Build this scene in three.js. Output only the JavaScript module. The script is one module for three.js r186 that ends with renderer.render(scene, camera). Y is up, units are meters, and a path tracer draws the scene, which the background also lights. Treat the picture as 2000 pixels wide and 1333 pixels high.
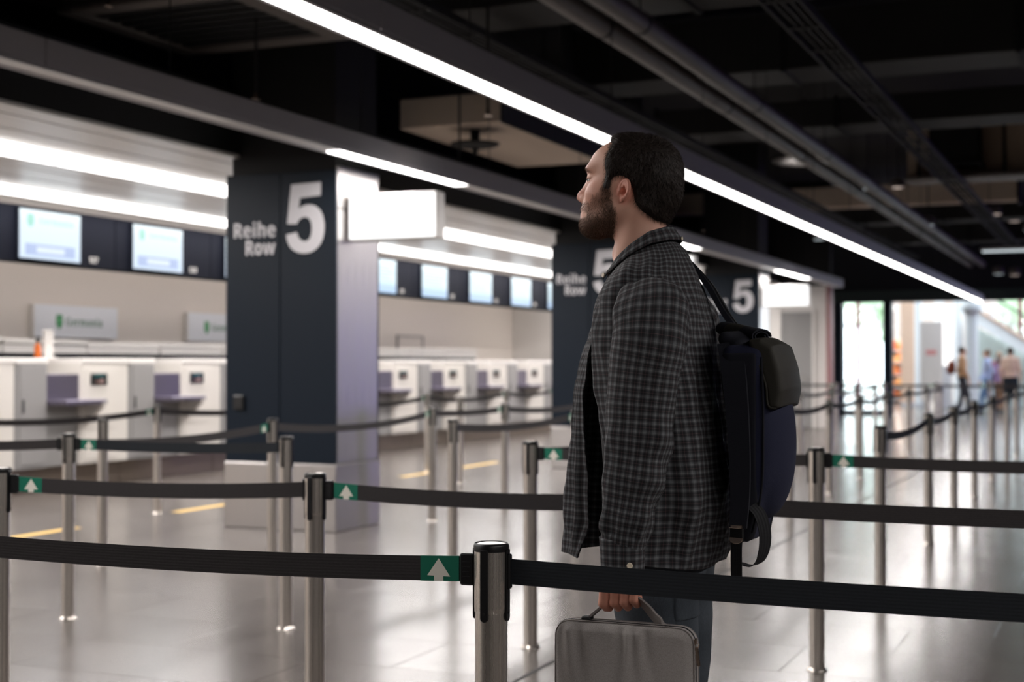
import * as THREE from 'three';
import { mergeGeometries } from 'three/addons/utils/BufferGeometryUtils.js';
import { FontLoader } from 'three/addons/loaders/FontLoader.js';
import { TextGeometry } from 'three/addons/geometries/TextGeometry.js';
import { RectAreaLightUniformsLib } from 'three/addons/lights/RectAreaLightUniformsLib.js';

// ---------------------------------------------------------------- camera, sky, lights, exposure
// v = metres to the left of the camera, along the belt rows; t = metres away along the check-in row; y up
const P = (v, y, t) => new THREE.Vector3(-v, y, -t);
const scene = new THREE.Scene();
const CAM_H = 1.345, FOCAL = 2778, YAW = THREE.MathUtils.degToRad(23.3);
const camera = new THREE.PerspectiveCamera(2 * Math.atan(666.5 / FOCAL) * 180 / Math.PI, 2000 / 1333, 0.05, 300);
camera.position.set(0, CAM_H, 0);
camera.rotation.order = 'YXZ';
camera.rotation.set(Math.atan(45.5 / FOCAL), YAW, 0);
camera.focus = 3.05;
camera.userData.fStop = 3.3;
scene.background = new THREE.Color(0.80, 0.92, 1.0);
scene.backgroundIntensity = 6.5;
RectAreaLightUniformsLib.init();
const renderer = new THREE.WebGLRenderer({ antialias: true });
renderer.toneMapping = THREE.LinearToneMapping;
renderer.toneMappingExposure = 1.0;
renderer.shadowMap.enabled = true;
// strength of the lamps: [light, glow of the fitting]
const LAMP = { line: [40, 10], trough: [18, 4.5], sign: [2.0, 1.7], screen: [1.0, .98], far: [5, 3] };
const LAMP_COL = new THREE.Color(1.0, 0.955, 0.93), DAY_COL = new THREE.Color(0.9, 0.95, 1.0);
// an area light just below (or in front of) a glowing face; dir = where it shines
function areaLight(name, pos, w, h, dir, power, col = LAMP_COL) {
  const l = new THREE.RectAreaLight(col, power, w, h);
  l.name = name; l.position.copy(pos); l.lookAt(pos.clone().add(dir));
  scene.add(l); return l;
}

// ---------------------------------------------------------------- helpers
let seed = 7;
const rnd = () => { seed |= 0; seed = seed + 0x6D2B79F5 | 0; let q = Math.imul(seed ^ seed >>> 15, 1 | seed); q = q + Math.imul(q ^ q >>> 7, 61 | q) ^ q; return ((q ^ q >>> 14) >>> 0) / 4294967296; };
const clamp = (x, a, b) => Math.min(b, Math.max(a, x)), lerp = (a, b, k) => a + (b - a) * k;
const sstep = (a, b, x) => { const k = clamp((x - a) / (b - a), 0, 1); return k * k * (3 - 2 * k); };
const hash = (x, y, z) => { let h = Math.imul(x, 374761393) + Math.imul(y, 668265263) + Math.imul(z, 2147483647 ^ 0x5bd1e995); h = Math.imul(h ^ h >>> 13, 1274126177); return ((h ^ h >>> 16) >>> 0) / 4294967296; };
function noise(x, y, z = 0) {
  const xi = Math.floor(x), yi = Math.floor(y), zi = Math.floor(z), f = (k) => k * k * (3 - 2 * k), u = f(x - xi), v = f(y - yi), w = f(z - zi);
  const c = (a, b, d) => hash(xi + a, yi + b, zi + d);
  return lerp(lerp(lerp(c(0, 0, 0), c(1, 0, 0), u), lerp(c(0, 1, 0), c(1, 1, 0), u), v), lerp(lerp(c(0, 0, 1), c(1, 0, 1), u), lerp(c(0, 1, 1), c(1, 1, 1), u), v), w);
}
const fbm = (x, y, z = 0) => noise(x, y, z) * .55 + noise(x * 2.1, y * 2.1, z * 2.1 + 5) * .3 + noise(x * 4.3, y * 4.3, z * 4.3 + 9) * .15;

const counts = {};
const numbered = (name) => { const n = counts[name] = (counts[name] ?? -1) + 1; return n ? name + '_' + String(n).padStart(3, '0') : name; };
function thing(name, label, category, [v, y, t] = [0, 0, 0], group) {
  const o = new THREE.Group(); o.name = numbered(name); o.position.copy(P(v, y, t));
  o.userData = { label, category }; if (group) o.userData.group = group;
  scene.add(o); return o;
}
function part(name, geo, mat, parent, label) {
  if (Array.isArray(geo)) geo = geo.length > 1 ? merge(geo) : geo[0];
  const m = new THREE.Mesh(geo, mat); m.name = name; m.castShadow = m.receiveShadow = true;
  if (label) m.userData.label = label;
  parent.add(m); return m;
}
function struct(name, geo, mat, parent) {
  const m = part(name, geo, mat, parent ?? scene); if (!parent) { m.name = numbered(name); m.userData.kind = 'structure'; } return m;
}
function merge(list) {
  return mergeGeometries(list.map((g) => {
    let q = g.index ? g.toNonIndexed() : g.clone();
    for (const k of Object.keys(q.attributes)) if (!['position', 'normal', 'uv'].includes(k)) q.deleteAttribute(k);
    if (!q.attributes.uv) q.setAttribute('uv', new THREE.BufferAttribute(new Float32Array(q.attributes.position.count * 2), 2));
    q.morphAttributes = {};
    return q;
  }));
}
// box with chamfered edges, 44 triangles, uv in metres
function chamfer(w, h, d, c = 0.004) {
  c = Math.min(c, w * .45, h * .45, d * .45);
  const X = w / 2, Y = h / 2, Z = d / 2, x = X - c, y = Y - c, z = Z - c, pos = [], nor = [], uv = [];
  const a = new THREE.Vector3(), b = new THREE.Vector3(), n = new THREE.Vector3();
  const tri = (p, q, r) => {
    n.crossVectors(a.subVectors(q, p), b.subVectors(r, p)).normalize();
    if (n.dot(p) < 0) { n.negate(); [q, r] = [r, q]; }
    for (const s of [p, q, r]) {
      pos.push(s.x, s.y, s.z); nor.push(n.x, n.y, n.z);
      const ax = Math.abs(n.x), ay = Math.abs(n.y), az = Math.abs(n.z);
      if (ay >= ax && ay >= az) uv.push(s.x, s.z); else if (ax >= az) uv.push(s.z, s.y); else uv.push(s.x, s.y);
    }
  };
  const quad = (p, q, r, s) => { tri(p, q, r); tri(p, r, s); };
  const V = (i, j, k) => new THREE.Vector3(i, j, k);
  for (const s of [-1, 1]) {
    quad(V(s * X, -y, -z), V(s * X, y, -z), V(s * X, y, z), V(s * X, -y, z));
    quad(V(-x, s * Y, -z), V(x, s * Y, -z), V(x, s * Y, z), V(-x, s * Y, z));
    quad(V(-x, -y, s * Z), V(x, -y, s * Z), V(x, y, s * Z), V(-x, y, s * Z));
    for (const r of [-1, 1]) {
      quad(V(s * X, r * y, -z), V(s * x, r * Y, -z), V(s * x, r * Y, z), V(s * X, r * y, z));
      quad(V(s * X, -y, r * z), V(s * x, -y, r * Z), V(s * x, y, r * Z), V(s * X, y, r * z));
      quad(V(-x, s * Y, r * z), V(-x, s * y, r * Z), V(x, s * y, r * Z), V(x, s * Y, r * z));
      for (const q of [-1, 1]) tri(V(s * X, r * y, q * z), V(s * x, r * Y, q * z), V(s * x, r * y, q * Z));
    }
  }
  const g = new THREE.BufferGeometry();
  g.setAttribute('position', new THREE.Float32BufferAttribute(pos, 3)); g.setAttribute('normal', new THREE.Float32BufferAttribute(nor, 3)); g.setAttribute('uv', new THREE.Float32BufferAttribute(uv, 2));
  return g;
}
// chamfered box between v0..v1, y0..y1, t0..t1 of the parent's base
const box = (v0, v1, y0, y1, t0, t1, c = .004) => chamfer(Math.abs(v1 - v0), Math.abs(y1 - y0), Math.abs(t1 - t0), c).translate(-(v0 + v1) / 2, (y0 + y1) / 2, -(t0 + t1) / 2);
function tube(points, r, seg = 24, rad = 8, closed = false) {
  return new THREE.TubeGeometry(new THREE.CatmullRomCurve3(points, closed, 'centripetal'), seg, r, rad, closed);
}
function rod(a, b, r, rad = 12, r2 = r) {
  const d = new THREE.Vector3().subVectors(b, a), g = new THREE.CylinderGeometry(r2, r, d.length(), rad, 1);
  g.applyQuaternion(new THREE.Quaternion().setFromUnitVectors(new THREE.Vector3(0, 1, 0), d.clone().normalize()));
  return g.translate((a.x + b.x) / 2, (a.y + b.y) / 2, (a.z + b.z) / 2);
}
// flat shape drawn in (x right, y up) metres, extruded
function slab(pts, depth, bevel = 0) {
  const s = new THREE.Shape(pts.map((p) => new THREE.Vector2(...p)));
  return new THREE.ExtrudeGeometry(s, { depth, bevelEnabled: bevel > 0, bevelThickness: bevel, bevelSize: bevel, bevelOffset: -bevel, bevelSegments: 2, curveSegments: 10 });
}
// ribbon of thickness th along a curve: each station gives centre c, across-vector w (full width), normal n
function ribbon(stations, th) {
  const pos = [], nor = [], uv = [], idx = []; let len = 0;
  stations.forEach((s, i) => {
    if (i) len += s.c.distanceTo(stations[i - 1].c);
    const W = s.w.length();
    const q = [[-.5, .5], [.5, .5], [.5, -.5], [-.5, -.5]];
    const faces = [[0, 1, s.n, 1], [1, 2, s.w, 1 / W], [2, 3, s.n, -1], [3, 0, s.w, -1 / W]];
    for (const [a, b, nn, k] of faces) for (const e of [a, b]) {
      const p = s.c.clone().addScaledVector(s.w, q[e][0]).addScaledVector(s.n, q[e][1] * th);
      pos.push(p.x, p.y, p.z); nor.push(nn.x * k, nn.y * k, nn.z * k); uv.push(len, q[e][0] * W);
    }
    if (i) for (let f = 0; f < 4; f++) {
      const a = (i - 1) * 8 + f * 2, b = i * 8 + f * 2, g = (q) => new THREE.Vector3(pos[q * 3], pos[q * 3 + 1], pos[q * 3 + 2]), o = g(a);
      const up = g(b).sub(o).cross(g(b + 1).sub(o)).dot(new THREE.Vector3(nor[a * 3], nor[a * 3 + 1], nor[a * 3 + 2])) >= 0;
      up ? idx.push(a, b, b + 1, a, b + 1, a + 1) : idx.push(a, b + 1, b, a, a + 1, b + 1);
    }
  });
  const e = (stations.length - 1) * 8;
  idx.push(0, 1, 4, 0, 4, 5, e, e + 4, e + 1, e, e + 5, e + 4);
  const g = new THREE.BufferGeometry();
  g.setAttribute('position', new THREE.Float32BufferAttribute(pos, 3)); g.setAttribute('normal', new THREE.Float32BufferAttribute(nor, 3)); g.setAttribute('uv', new THREE.Float32BufferAttribute(uv, 2));
  g.setIndex(idx); return g;
}
// strap through points, lying flat with its width along "across" where possible
function strap(points, width, th, acrossOf, seg = 40) {
  const c = new THREE.CatmullRomCurve3(points, false, 'centripetal'), st = [];
  for (let i = 0; i <= seg; i++) {
    const k = i / seg, p = c.getPoint(k), tan = c.getTangent(k), a = acrossOf(k).clone();
    a.addScaledVector(tan, -a.dot(tan)).normalize();
    st.push({ c: p, w: a.clone().multiplyScalar(typeof width === 'function' ? width(k) : width), n: new THREE.Vector3().crossVectors(tan, a).normalize() });
  }
  return ribbon(st, th);
}

// ---- isosurface (surface nets) of a signed distance function
function iso(f, lo, hi, c, paint, uvOf) {
  const n = [0, 1, 2].map((i) => Math.ceil((hi[i] - lo[i]) / c) + 1), [nx, ny, nz] = n, val = new Float32Array(nx * ny * nz);
  for (let k = 0, o = 0; k < nz; k++) for (let j = 0; j < ny; j++) for (let i = 0; i < nx; i++, o++) val[o] = f(lo[0] + i * c, lo[1] + j * c, lo[2] + k * c);
  const vid = new Int32Array(nx * ny * nz).fill(-1), pos = [], idx = [], sy = nx, sz = nx * ny;
  const off = [0, 1, sy, sy + 1, sz, sz + 1, sz + sy, sz + sy + 1];
  const edges = [[0, 1], [2, 3], [4, 5], [6, 7], [0, 2], [1, 3], [4, 6], [5, 7], [0, 4], [1, 5], [2, 6], [3, 7]];
  for (let k = 0; k < nz - 1; k++) for (let j = 0; j < ny - 1; j++) for (let i = 0; i < nx - 1; i++) {
    const o = i + j * sy + k * sz; let m = 0;
    for (let q = 0; q < 8; q++) if (val[o + off[q]] < 0) m |= 1 << q;
    if (m === 0 || m === 255) continue;
    let x = 0, y = 0, z = 0, cnt = 0;
    for (const [a, b] of edges) {
      const A = val[o + off[a]], B = val[o + off[b]];
      if ((A < 0) === (B < 0)) continue;
      const w = A / (A - B);
      x += (a & 1) + ((b & 1) - (a & 1)) * w; y += (a >> 1 & 1) + ((b >> 1 & 1) - (a >> 1 & 1)) * w; z += (a >> 2) + ((b >> 2) - (a >> 2)) * w; cnt++;
    }
    vid[o] = pos.length / 3; pos.push(lo[0] + (i + x / cnt) * c, lo[1] + (j + y / cnt) * c, lo[2] + (k + z / cnt) * c);
  }
  const quad = (a, b, d, e, flip) => { if (a < 0 || b < 0 || d < 0 || e < 0) return; flip ? idx.push(a, d, b, b, d, e) : idx.push(a, b, d, b, e, d); };
  for (let k = 1; k < nz - 1; k++) for (let j = 1; j < ny - 1; j++) for (let i = 1; i < nx - 1; i++) {
    const o = i + j * sy + k * sz, s = val[o] < 0;
    if (s !== val[o + 1] < 0) quad(vid[o - sy - sz], vid[o - sz], vid[o - sy], vid[o], !s);
    if (s !== val[o + sy] < 0) quad(vid[o - 1 - sz], vid[o - 1], vid[o - sz], vid[o], !s);
    if (s !== val[o + sz] < 0) quad(vid[o - 1 - sy], vid[o - sy], vid[o - 1], vid[o], !s);
  }
  const N = pos.length / 3, nor = new Float32Array(N * 3), e = c * .5, col = paint && new Float32Array(N * 3), uv = new Float32Array(N * 2);
  for (let i = 0; i < N; i++) {
    const x = pos[i * 3], y = pos[i * 3 + 1], z = pos[i * 3 + 2];
    let a = f(x + e, y, z) - f(x - e, y, z), b = f(x, y + e, z) - f(x, y - e, z), d = f(x, y, z + e) - f(x, y, z - e);
    const l = Math.hypot(a, b, d) || 1; nor[i * 3] = a / l; nor[i * 3 + 1] = b / l; nor[i * 3 + 2] = d / l;
    if (paint) { const q = paint(x, y, z, nor[i * 3], nor[i * 3 + 1], nor[i * 3 + 2]); col[i * 3] = q[0]; col[i * 3 + 1] = q[1]; col[i * 3 + 2] = q[2]; }
    const w = uvOf ? uvOf(x, y, z, nor[i * 3], nor[i * 3 + 1], nor[i * 3 + 2]) : [x + z, y]; uv[i * 2] = w[0]; uv[i * 2 + 1] = w[1];
  }
  const g = new THREE.BufferGeometry();
  g.setAttribute('position', new THREE.Float32BufferAttribute(pos, 3)); g.setAttribute('normal', new THREE.BufferAttribute(nor, 3)); g.setAttribute('uv', new THREE.BufferAttribute(uv, 2));
  if (col) g.setAttribute('color', new THREE.BufferAttribute(col, 3));
  g.setIndex(idx); return g;
}
const smin = (a, b, k) => { const h = Math.max(k - Math.abs(a - b), 0) / k; return Math.min(a, b) - h * h * k * .25; };
const smax = (a, b, k) => -smin(-a, -b, k);
const ell = (x, y, z, cx, cy, cz, rx, ry, rz) => { x -= cx; y -= cy; z -= cz; const k0 = Math.hypot(x / rx, y / ry, z / rz), k1 = Math.hypot(x / (rx * rx), y / (ry * ry), z / (rz * rz)); return k1 < 1e-9 ? -Math.min(rx, ry, rz) : k0 * (k0 - 1) / k1; };
// tapered capsule
function cone(x, y, z, ax, ay, az, ra, bx, by, bz, rb) {
  const dx = bx - ax, dy = by - ay, dz = bz - az, h = clamp(((x - ax) * dx + (y - ay) * dy + (z - az) * dz) / (dx * dx + dy * dy + dz * dz), 0, 1);
  return Math.hypot(x - ax - dx * h, y - ay - dy * h, z - az - dz * h) - lerp(ra, rb, h);
}
// signed distance to a polygon [[a, b], ...]; negative inside
function poly2(px, py, pts) {
  let d = 1e9, s = 1;
  for (let i = 0, j = pts.length - 1; i < pts.length; j = i, i++) {
    const [xi, yi] = pts[i], [xj, yj] = pts[j], ex = xj - xi, ey = yj - yi, wx = px - xi, wy = py - yi, h = clamp((wx * ex + wy * ey) / (ex * ex + ey * ey), 0, 1);
    const bx = wx - ex * h, by = wy - ey * h; d = Math.min(d, bx * bx + by * by);
    const c1 = py >= yi, c2 = py < yj, c3 = ex * wy > ey * wx;
    if ((c1 && c2 && c3) || (!c1 && !c2 && !c3)) s = -s;
  }
  return s * Math.sqrt(d);
}

// ---------------------------------------------------------------- materials
const srgb = (r, g, b) => new THREE.Color().setRGB(r / 255, g / 255, b / 255, THREE.SRGBColorSpace);
function tex(w, h, fn, color = false, repeat) {
  const d = new Uint8Array(w * h * 4);
  for (let j = 0; j < h; j++) for (let i = 0; i < w; i++) { const q = fn(i / w, j / h, i, j), o = (j * w + i) * 4; if (typeof q === 'number') d[o] = d[o + 1] = d[o + 2] = clamp(q * 255, 0, 255); else { d[o] = clamp(q[0], 0, 255); d[o + 1] = clamp(q[1], 0, 255); d[o + 2] = clamp(q[2], 0, 255); } d[o + 3] = 255; }
  const t = new THREE.DataTexture(d, w, h); t.wrapS = t.wrapT = THREE.RepeatWrapping; t.magFilter = THREE.LinearFilter; t.minFilter = THREE.LinearMipmapLinearFilter; t.generateMipmaps = true;
  if (color) t.colorSpace = THREE.SRGBColorSpace; if (repeat) t.repeat.set(...repeat); t.needsUpdate = true; return t;
}
function canvasTex(w, h, draw) {
  const c = document.createElement('canvas'); c.width = w; c.height = h; draw(c.getContext('2d'), w, h);
  const t = new THREE.CanvasTexture(c); t.colorSpace = THREE.SRGBColorSpace; return t;
}
const std = (o) => new THREE.MeshStandardMaterial(o);
// noise that wraps, for textures that repeat
const wrapN = (u, v, n, m = n, s = 0) => { const f = (k) => k * k * (3 - 2 * k), x = u * n, y = v * m, i = Math.floor(x), j = Math.floor(y), a = f(x - i), b = f(y - j), c = (p, q) => hash((p + n) % n, (q + m) % m, s); return lerp(lerp(c(i, j), c(i + 1, j), a), lerp(c(i, j + 1), c(i + 1, j + 1), a), b); };
const tileTone = tex(512, 512, (u, v) => { const k = wrapN(u, v, 6, 6, 1) * .4 + wrapN(u, v, 17, 23, 2) * .3 + wrapN(u, v, 60, 60, 3) * .2 + wrapN(u, v, 200, 200, 4) * .1; return [82 + k * 22, 76 + k * 22, 72 + k * 22]; }, true, [1 / 2.3, 1 / 2.3]);
const tileGloss = tex(512, 512, (u, v) => (.2 + .06 * (wrapN(u, v, 5, 4, 11) * .7 + wrapN(u, v, 14, 10, 12) * .3)), false, [1 / 1.9, 1 / 1.9]);
const brushV = tex(256, 64, (u, v) => .3 + .4 * (wrapN(u, v, 128, 2, 21) * .7 + wrapN(u, v, 60, 1, 22) * .3), false, [4, 1]);
const M = {
  grout: std({ color: srgb(122, 116, 112), roughness: .6 }),
  tiles: [1, .985, 1.01, .97].map((k) => std({ color: new THREE.Color(k, k, k), map: tileTone, roughness: 1, roughnessMap: tileGloss })),
  black: std({ color: srgb(17, 17, 18), roughness: .75 }),
  blackCeil: std({ color: srgb(20, 19, 19), roughness: .95 }),
  duct: std({ color: srgb(34, 33, 32), roughness: .7 }),
  beige: std({ color: srgb(222, 204, 186), roughness: .85 }),
  pipe: std({ color: srgb(112, 105, 101), roughness: .55 }),
  housing: std({ color: srgb(192, 190, 194), roughness: .5 }),
  white: std({ color: srgb(224, 220, 216), roughness: .5 }),
  slat: std({ color: srgb(238, 236, 234), roughness: .35 }),
  wall: std({ color: srgb(222, 213, 205), roughness: .8 }),
  darkWall: std({ color: srgb(46, 47, 50), roughness: .7 }),
  greenDark: std({ color: srgb(54, 66, 60), roughness: .7 }),
  panel: new THREE.MeshPhysicalMaterial({ color: srgb(22, 31, 42), roughness: .4, specularIntensity: .3 }),
  steel: std({ color: srgb(196, 190, 184), roughness: .3, metalness: 1 }),
  steelBrush: std({ color: srgb(186, 182, 180), roughness: .8, roughnessMap: brushV, metalness: 1 }),
  post: std({ color: srgb(222, 215, 207), roughness: .58, roughnessMap: brushV, metalness: .92 }),
  plastic: std({ color: srgb(18, 18, 20), roughness: .38 }),
  letter: std({ color: srgb(226, 224, 228), roughness: .5 }),
  laminate: std({ color: srgb(208, 203, 196), roughness: .35 }),
  laminateGrey: std({ color: srgb(140, 138, 137), roughness: .4 }),
  kick: std({ color: srgb(120, 108, 98), roughness: .38, metalness: .8 }),
  violetSteel: std({ color: srgb(112, 106, 122), roughness: .35, metalness: .7 }),
  bezel: new THREE.MeshPhysicalMaterial({ color: srgb(10, 12, 20), roughness: .8, specularIntensity: .12 }),
  yellow: std({ color: srgb(232, 190, 96), roughness: .5 }),
  green: std({ color: srgb(0, 112, 88), roughness: .6 }),
  arrow: std({ color: srgb(238, 234, 222), roughness: .6 }),
  chrome: std({ color: srgb(225, 205, 190), roughness: .18, metalness: 1 }),
  orange: std({ color: srgb(225, 110, 30), roughness: .5 }),
};
const glow = (col, k) => std({ color: 0x202020, emissive: col, emissiveIntensity: k, roughness: .5 });
M.lineGlow = glow(LAMP_COL, LAMP.line[1]); M.troughGlow = glow(LAMP_COL, LAMP.trough[1]); M.signGlow = glow(new THREE.Color(1, .99, .98), LAMP.sign[1]);
M.glass = new THREE.MeshPhysicalMaterial({ color: 0xffffff, roughness: .02, transmission: 1, thickness: 0, ior: 1.5 });

// ---------------------------------------------------------------- the setting
const ROOM = { v0: -9, v1: 12.9, t0: -7, t1: 38.5, t2: 60, h: 5.2, h2: 8.2 };
const floor = struct('floor', box(ROOM.v0 - .3, ROOM.v1 + .3, -.3, -.008, ROOM.t0 - .3, ROOM.t2 + .3, 0), M.grout);
{
  const tw = 1.2, tl = .6, gap = .0028, geo = chamfer(tw - gap, .012, tl - gap, .0012), near = [], rest = [];
  for (let i = 0, t = ROOM.t0; t < ROOM.t2 - .01; i++, t += tl) for (let v = ROOM.v0 - (i % 3) * .4; v < ROOM.v1; v += tw) {
    const cv = v + tw / 2, ct = t + tl / 2, d = .9185 * ct + .3955 * cv, lat = .3955 * ct - .9185 * cv;
    const seen = d > 2 && Math.abs(lat / d) < .40 && FOCAL * CAM_H / d < 760;
    (seen ? near : rest).push([cv, ct, d]);
  }
  near.sort((a, b) => a[2] - b[2]); rest.push(...near.splice(290));
  const uvShift = [0, 1, 2, 3, 4, 5].map((k) => { const g = geo.clone(), u = g.attributes.uv; for (let i = 0; i < u.count; i++) u.setXY(i, u.getX(i) + k * .71, u.getY(i) + k * 1.37); return g; });
  for (const [v, t] of near) { const m = part('floor_tile', uvShift[Math.floor(rnd() * 6)], M.tiles[Math.floor(rnd() * 4)], floor); m.position.copy(P(v, -.006, t)); m.name = numbered('floor_tile'); }
  const im = new THREE.InstancedMesh(geo, M.tiles[0], rest.length), mt = new THREE.Matrix4();
  rest.forEach(([v, t], i) => im.setMatrixAt(i, mt.makeTranslation(-v, -.006, -t)));
  im.name = 'distant_floor_tile'; im.userData.kind = 'stuff'; im.receiveShadow = true; floor.add(im);
}
struct('ceiling', box(ROOM.v0, ROOM.v1, ROOM.h, ROOM.h + .3, ROOM.t0, ROOM.t1, 0), M.blackCeil);
{ // glazed roof of the bright hall
  const roof = new THREE.Group(); roof.name = 'window_3'; roof.userData.kind = 'structure'; scene.add(roof);
  for (let t = ROOM.t1 + .4; t < ROOM.t2 + .3; t += 2.7) part('roof_beam', box(ROOM.v0 - .3, ROOM.v1 + .3, ROOM.h2, ROOM.h2 + .35, t, t + .18, .01), M.white, roof);
  for (let v = ROOM.v0; v < ROOM.v1 + .3; v += 3.65) part('roof_beam', box(v - .06, v + .06, ROOM.h2 + .02, ROOM.h2 + .3, ROOM.t1 + .4, ROOM.t2 + .3, .01), M.white, roof);
  for (let t = ROOM.t1 + .4; t < ROOM.t2; t += 2.7) for (let v = ROOM.v0; v < ROOM.v1; v += 3.65) part('pane', box(v + .06, Math.min(v + 3.59, ROOM.v1), ROOM.h2 + .2, ROOM.h2 + .212, t + .18, Math.min(t + 2.7, ROOM.t2 + .3), 0), M.glass, roof);
}
struct('wall_left', box(ROOM.v1, ROOM.v1 + .3, 0, ROOM.h2 + .3, ROOM.t0, ROOM.t2 + .3, 0), M.wall);
struct('wall_right', box(ROOM.v0 - .3, ROOM.v0, 0, ROOM.h2 + .3, ROOM.t0, ROOM.t2 + .3, 0), M.darkWall);
struct('wall_back', box(ROOM.v0, ROOM.v1, 0, ROOM.h + .3, ROOM.t0 - .3, ROOM.t0, 0), M.darkWall);
struct('wall_end', box(5.66, ROOM.v1, 0, 3.0, 30, 30.25, .01), M.white);
part('floor_joint', box(2.37, 2.392, -.002, .0012, 5, 22, .0004), M.black, floor);
struct('wall_end', box(5.66, ROOM.v1, 3.0, ROOM.h, 30.02, 30.25, 0), M.black);
// bulkhead with the dark lintel over the way to the bright hall, and its posts
const bulk = struct('wall_front', box(ROOM.v0, ROOM.v1, 3.3, ROOM.h2, ROOM.t1 + .1, ROOM.t1 + .4, 0), M.black);
part('lintel', box(ROOM.v0, ROOM.v1, 3.0, 3.3, ROOM.t1, ROOM.t1 + .5, .01), M.greenDark, bulk);
struct('wall_front', box(7.28, ROOM.v1, 0, 3.0, ROOM.t1 + .05, ROOM.t1 + .4, 0), M.darkWall);
{
  const win = new THREE.Group(); win.name = 'window_1'; win.userData.kind = 'structure'; scene.add(win);
  part('window_frame', [box(6.94, 7.28, 0, 3.0, 38.45, 38.85, .01)], M.panel, win);
  part('window_frame', [box(5.65, 5.87, 0, 3.0, 38.45, 38.85, .01)], M.panel, win);
  part('window_sill', box(5.87, 6.94, 0, .12, 38.5, 38.8, .01), M.panel, win);
  part('pane', box(5.87, 6.94, .12, 3.0, 38.63, 38.645, 0), M.glass, win);
  const door = new THREE.Group(); door.name = 'door_1'; door.userData.kind = 'structure'; scene.add(door);
  part('door_panel', box(6.03, 6.68, .01, 2.45, 29.95, 30.0, .008), M.laminateGrey, door);
  part('door_frame', [box(5.97, 6.03, 0, 2.5, 29.93, 30, .006)], M.white, door);
  part('door_frame', [box(6.68, 6.74, 0, 2.5, 29.93, 30, .006)], M.white, door);
  part('door_handle', [rod(P(6.12, 1.05, 29.9), P(6.24, 1.05, 29.9), .011), rod(P(6.12, 1.05, 29.9), P(6.12, 1.05, 29.96), .009)], M.steel, door);
  struct('trim', box(5.64, 5.72, 0, 3.0, 29.9, 30.25, .01), std({ color: srgb(150, 96, 96), roughness: .5 }));
}
// far glazed facade of the bright hall
{
  const fac = new THREE.Group(); fac.name = 'window_2'; fac.userData.kind = 'structure'; scene.add(fac);
  const red = std({ color: srgb(120, 46, 60), roughness: .5 });
  for (let v = ROOM.v0; v <= ROOM.v1 - .2; v += 2.12) part('mullion', box(v, v + .16, 0, ROOM.h2, ROOM.t2 - .1, ROOM.t2 + .12, .01), red, fac);
  for (const y of [0, 2.9, 5.6, 8.05]) part('transom', box(ROOM.v0, ROOM.v1, y, y + .12, ROOM.t2 - .06, ROOM.t2 + .1, .01), M.housing, fac);
  for (let v = ROOM.v0; v <= ROOM.v1 - .3; v += 2.12) for (const [a, b] of [[.12, 2.9], [3.02, 5.6], [5.72, 8.05]]) part('pane', box(v + .16, Math.min(v + 2.12, ROOM.v1), a, b, ROOM.t2, ROOM.t2 + .012, 0), M.glass, fac);
}
struct('ground', box(-60, 70, -.4, -.1, ROOM.t2 + .3, 140, 0), std({ color: srgb(196, 198, 192), roughness: .9 }));

// floor line: short yellow dashes along the check-in row
for (const [i, t0, t1] of [[0, 8.0, 9.36], [1, 10.68, 12.04], [2, 15.1, 15.85], [3, 16.5, 17.9], [4, 19.2, 20.5]]) {
  const o = thing('floor_marking', ['yellow dash painted on the floor beyond the post with the left arrow tag', 'yellow dash painted on the floor just left of the first dark column', 'short yellow dash on the floor just right of the first dark column', 'yellow dash on the floor, second to the right of the first column', 'yellow dash on the floor, third to the right of the first column'][i], 'floor line', [7.93, 0, t0], 'yellow dashes on the floor before the counters');
  part('stripe', box(-.05, .05, 0, .0015, 0, t1 - t0, .0005), M.yellow, o);
}

// ---------------------------------------------------------------- dark columns with row signs
const font = await new FontLoader().loadAsync('fonts/droid/droid_sans_bold.typeface.json');
const fontR = await new FontLoader().loadAsync('fonts/droid/droid_sans_regular.typeface.json');
// lettering that faces the camera's side (towards smaller t); returns a geometry starting at x = 0, base line y = 0
function lettering(text, capHeight, f = font, depth = .004, wide = 1) {
  const g = new TextGeometry(text, { font: f, size: 1, depth: depth / capHeight * .72, curveSegments: 6, bevelEnabled: false });
  const H = new TextGeometry('H', { font: f, size: 1, depth: .1 }); H.computeBoundingBox(); const s = capHeight / (H.boundingBox.max.y - H.boundingBox.min.y); g.scale(s * wide, s, 1); g.scale(1, 1, depth / (depth / capHeight * .72)); g.computeBoundingBox(); g.translate(-g.boundingBox.min.x, 0, 0); g.computeBoundingBox(); return g;
}
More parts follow.
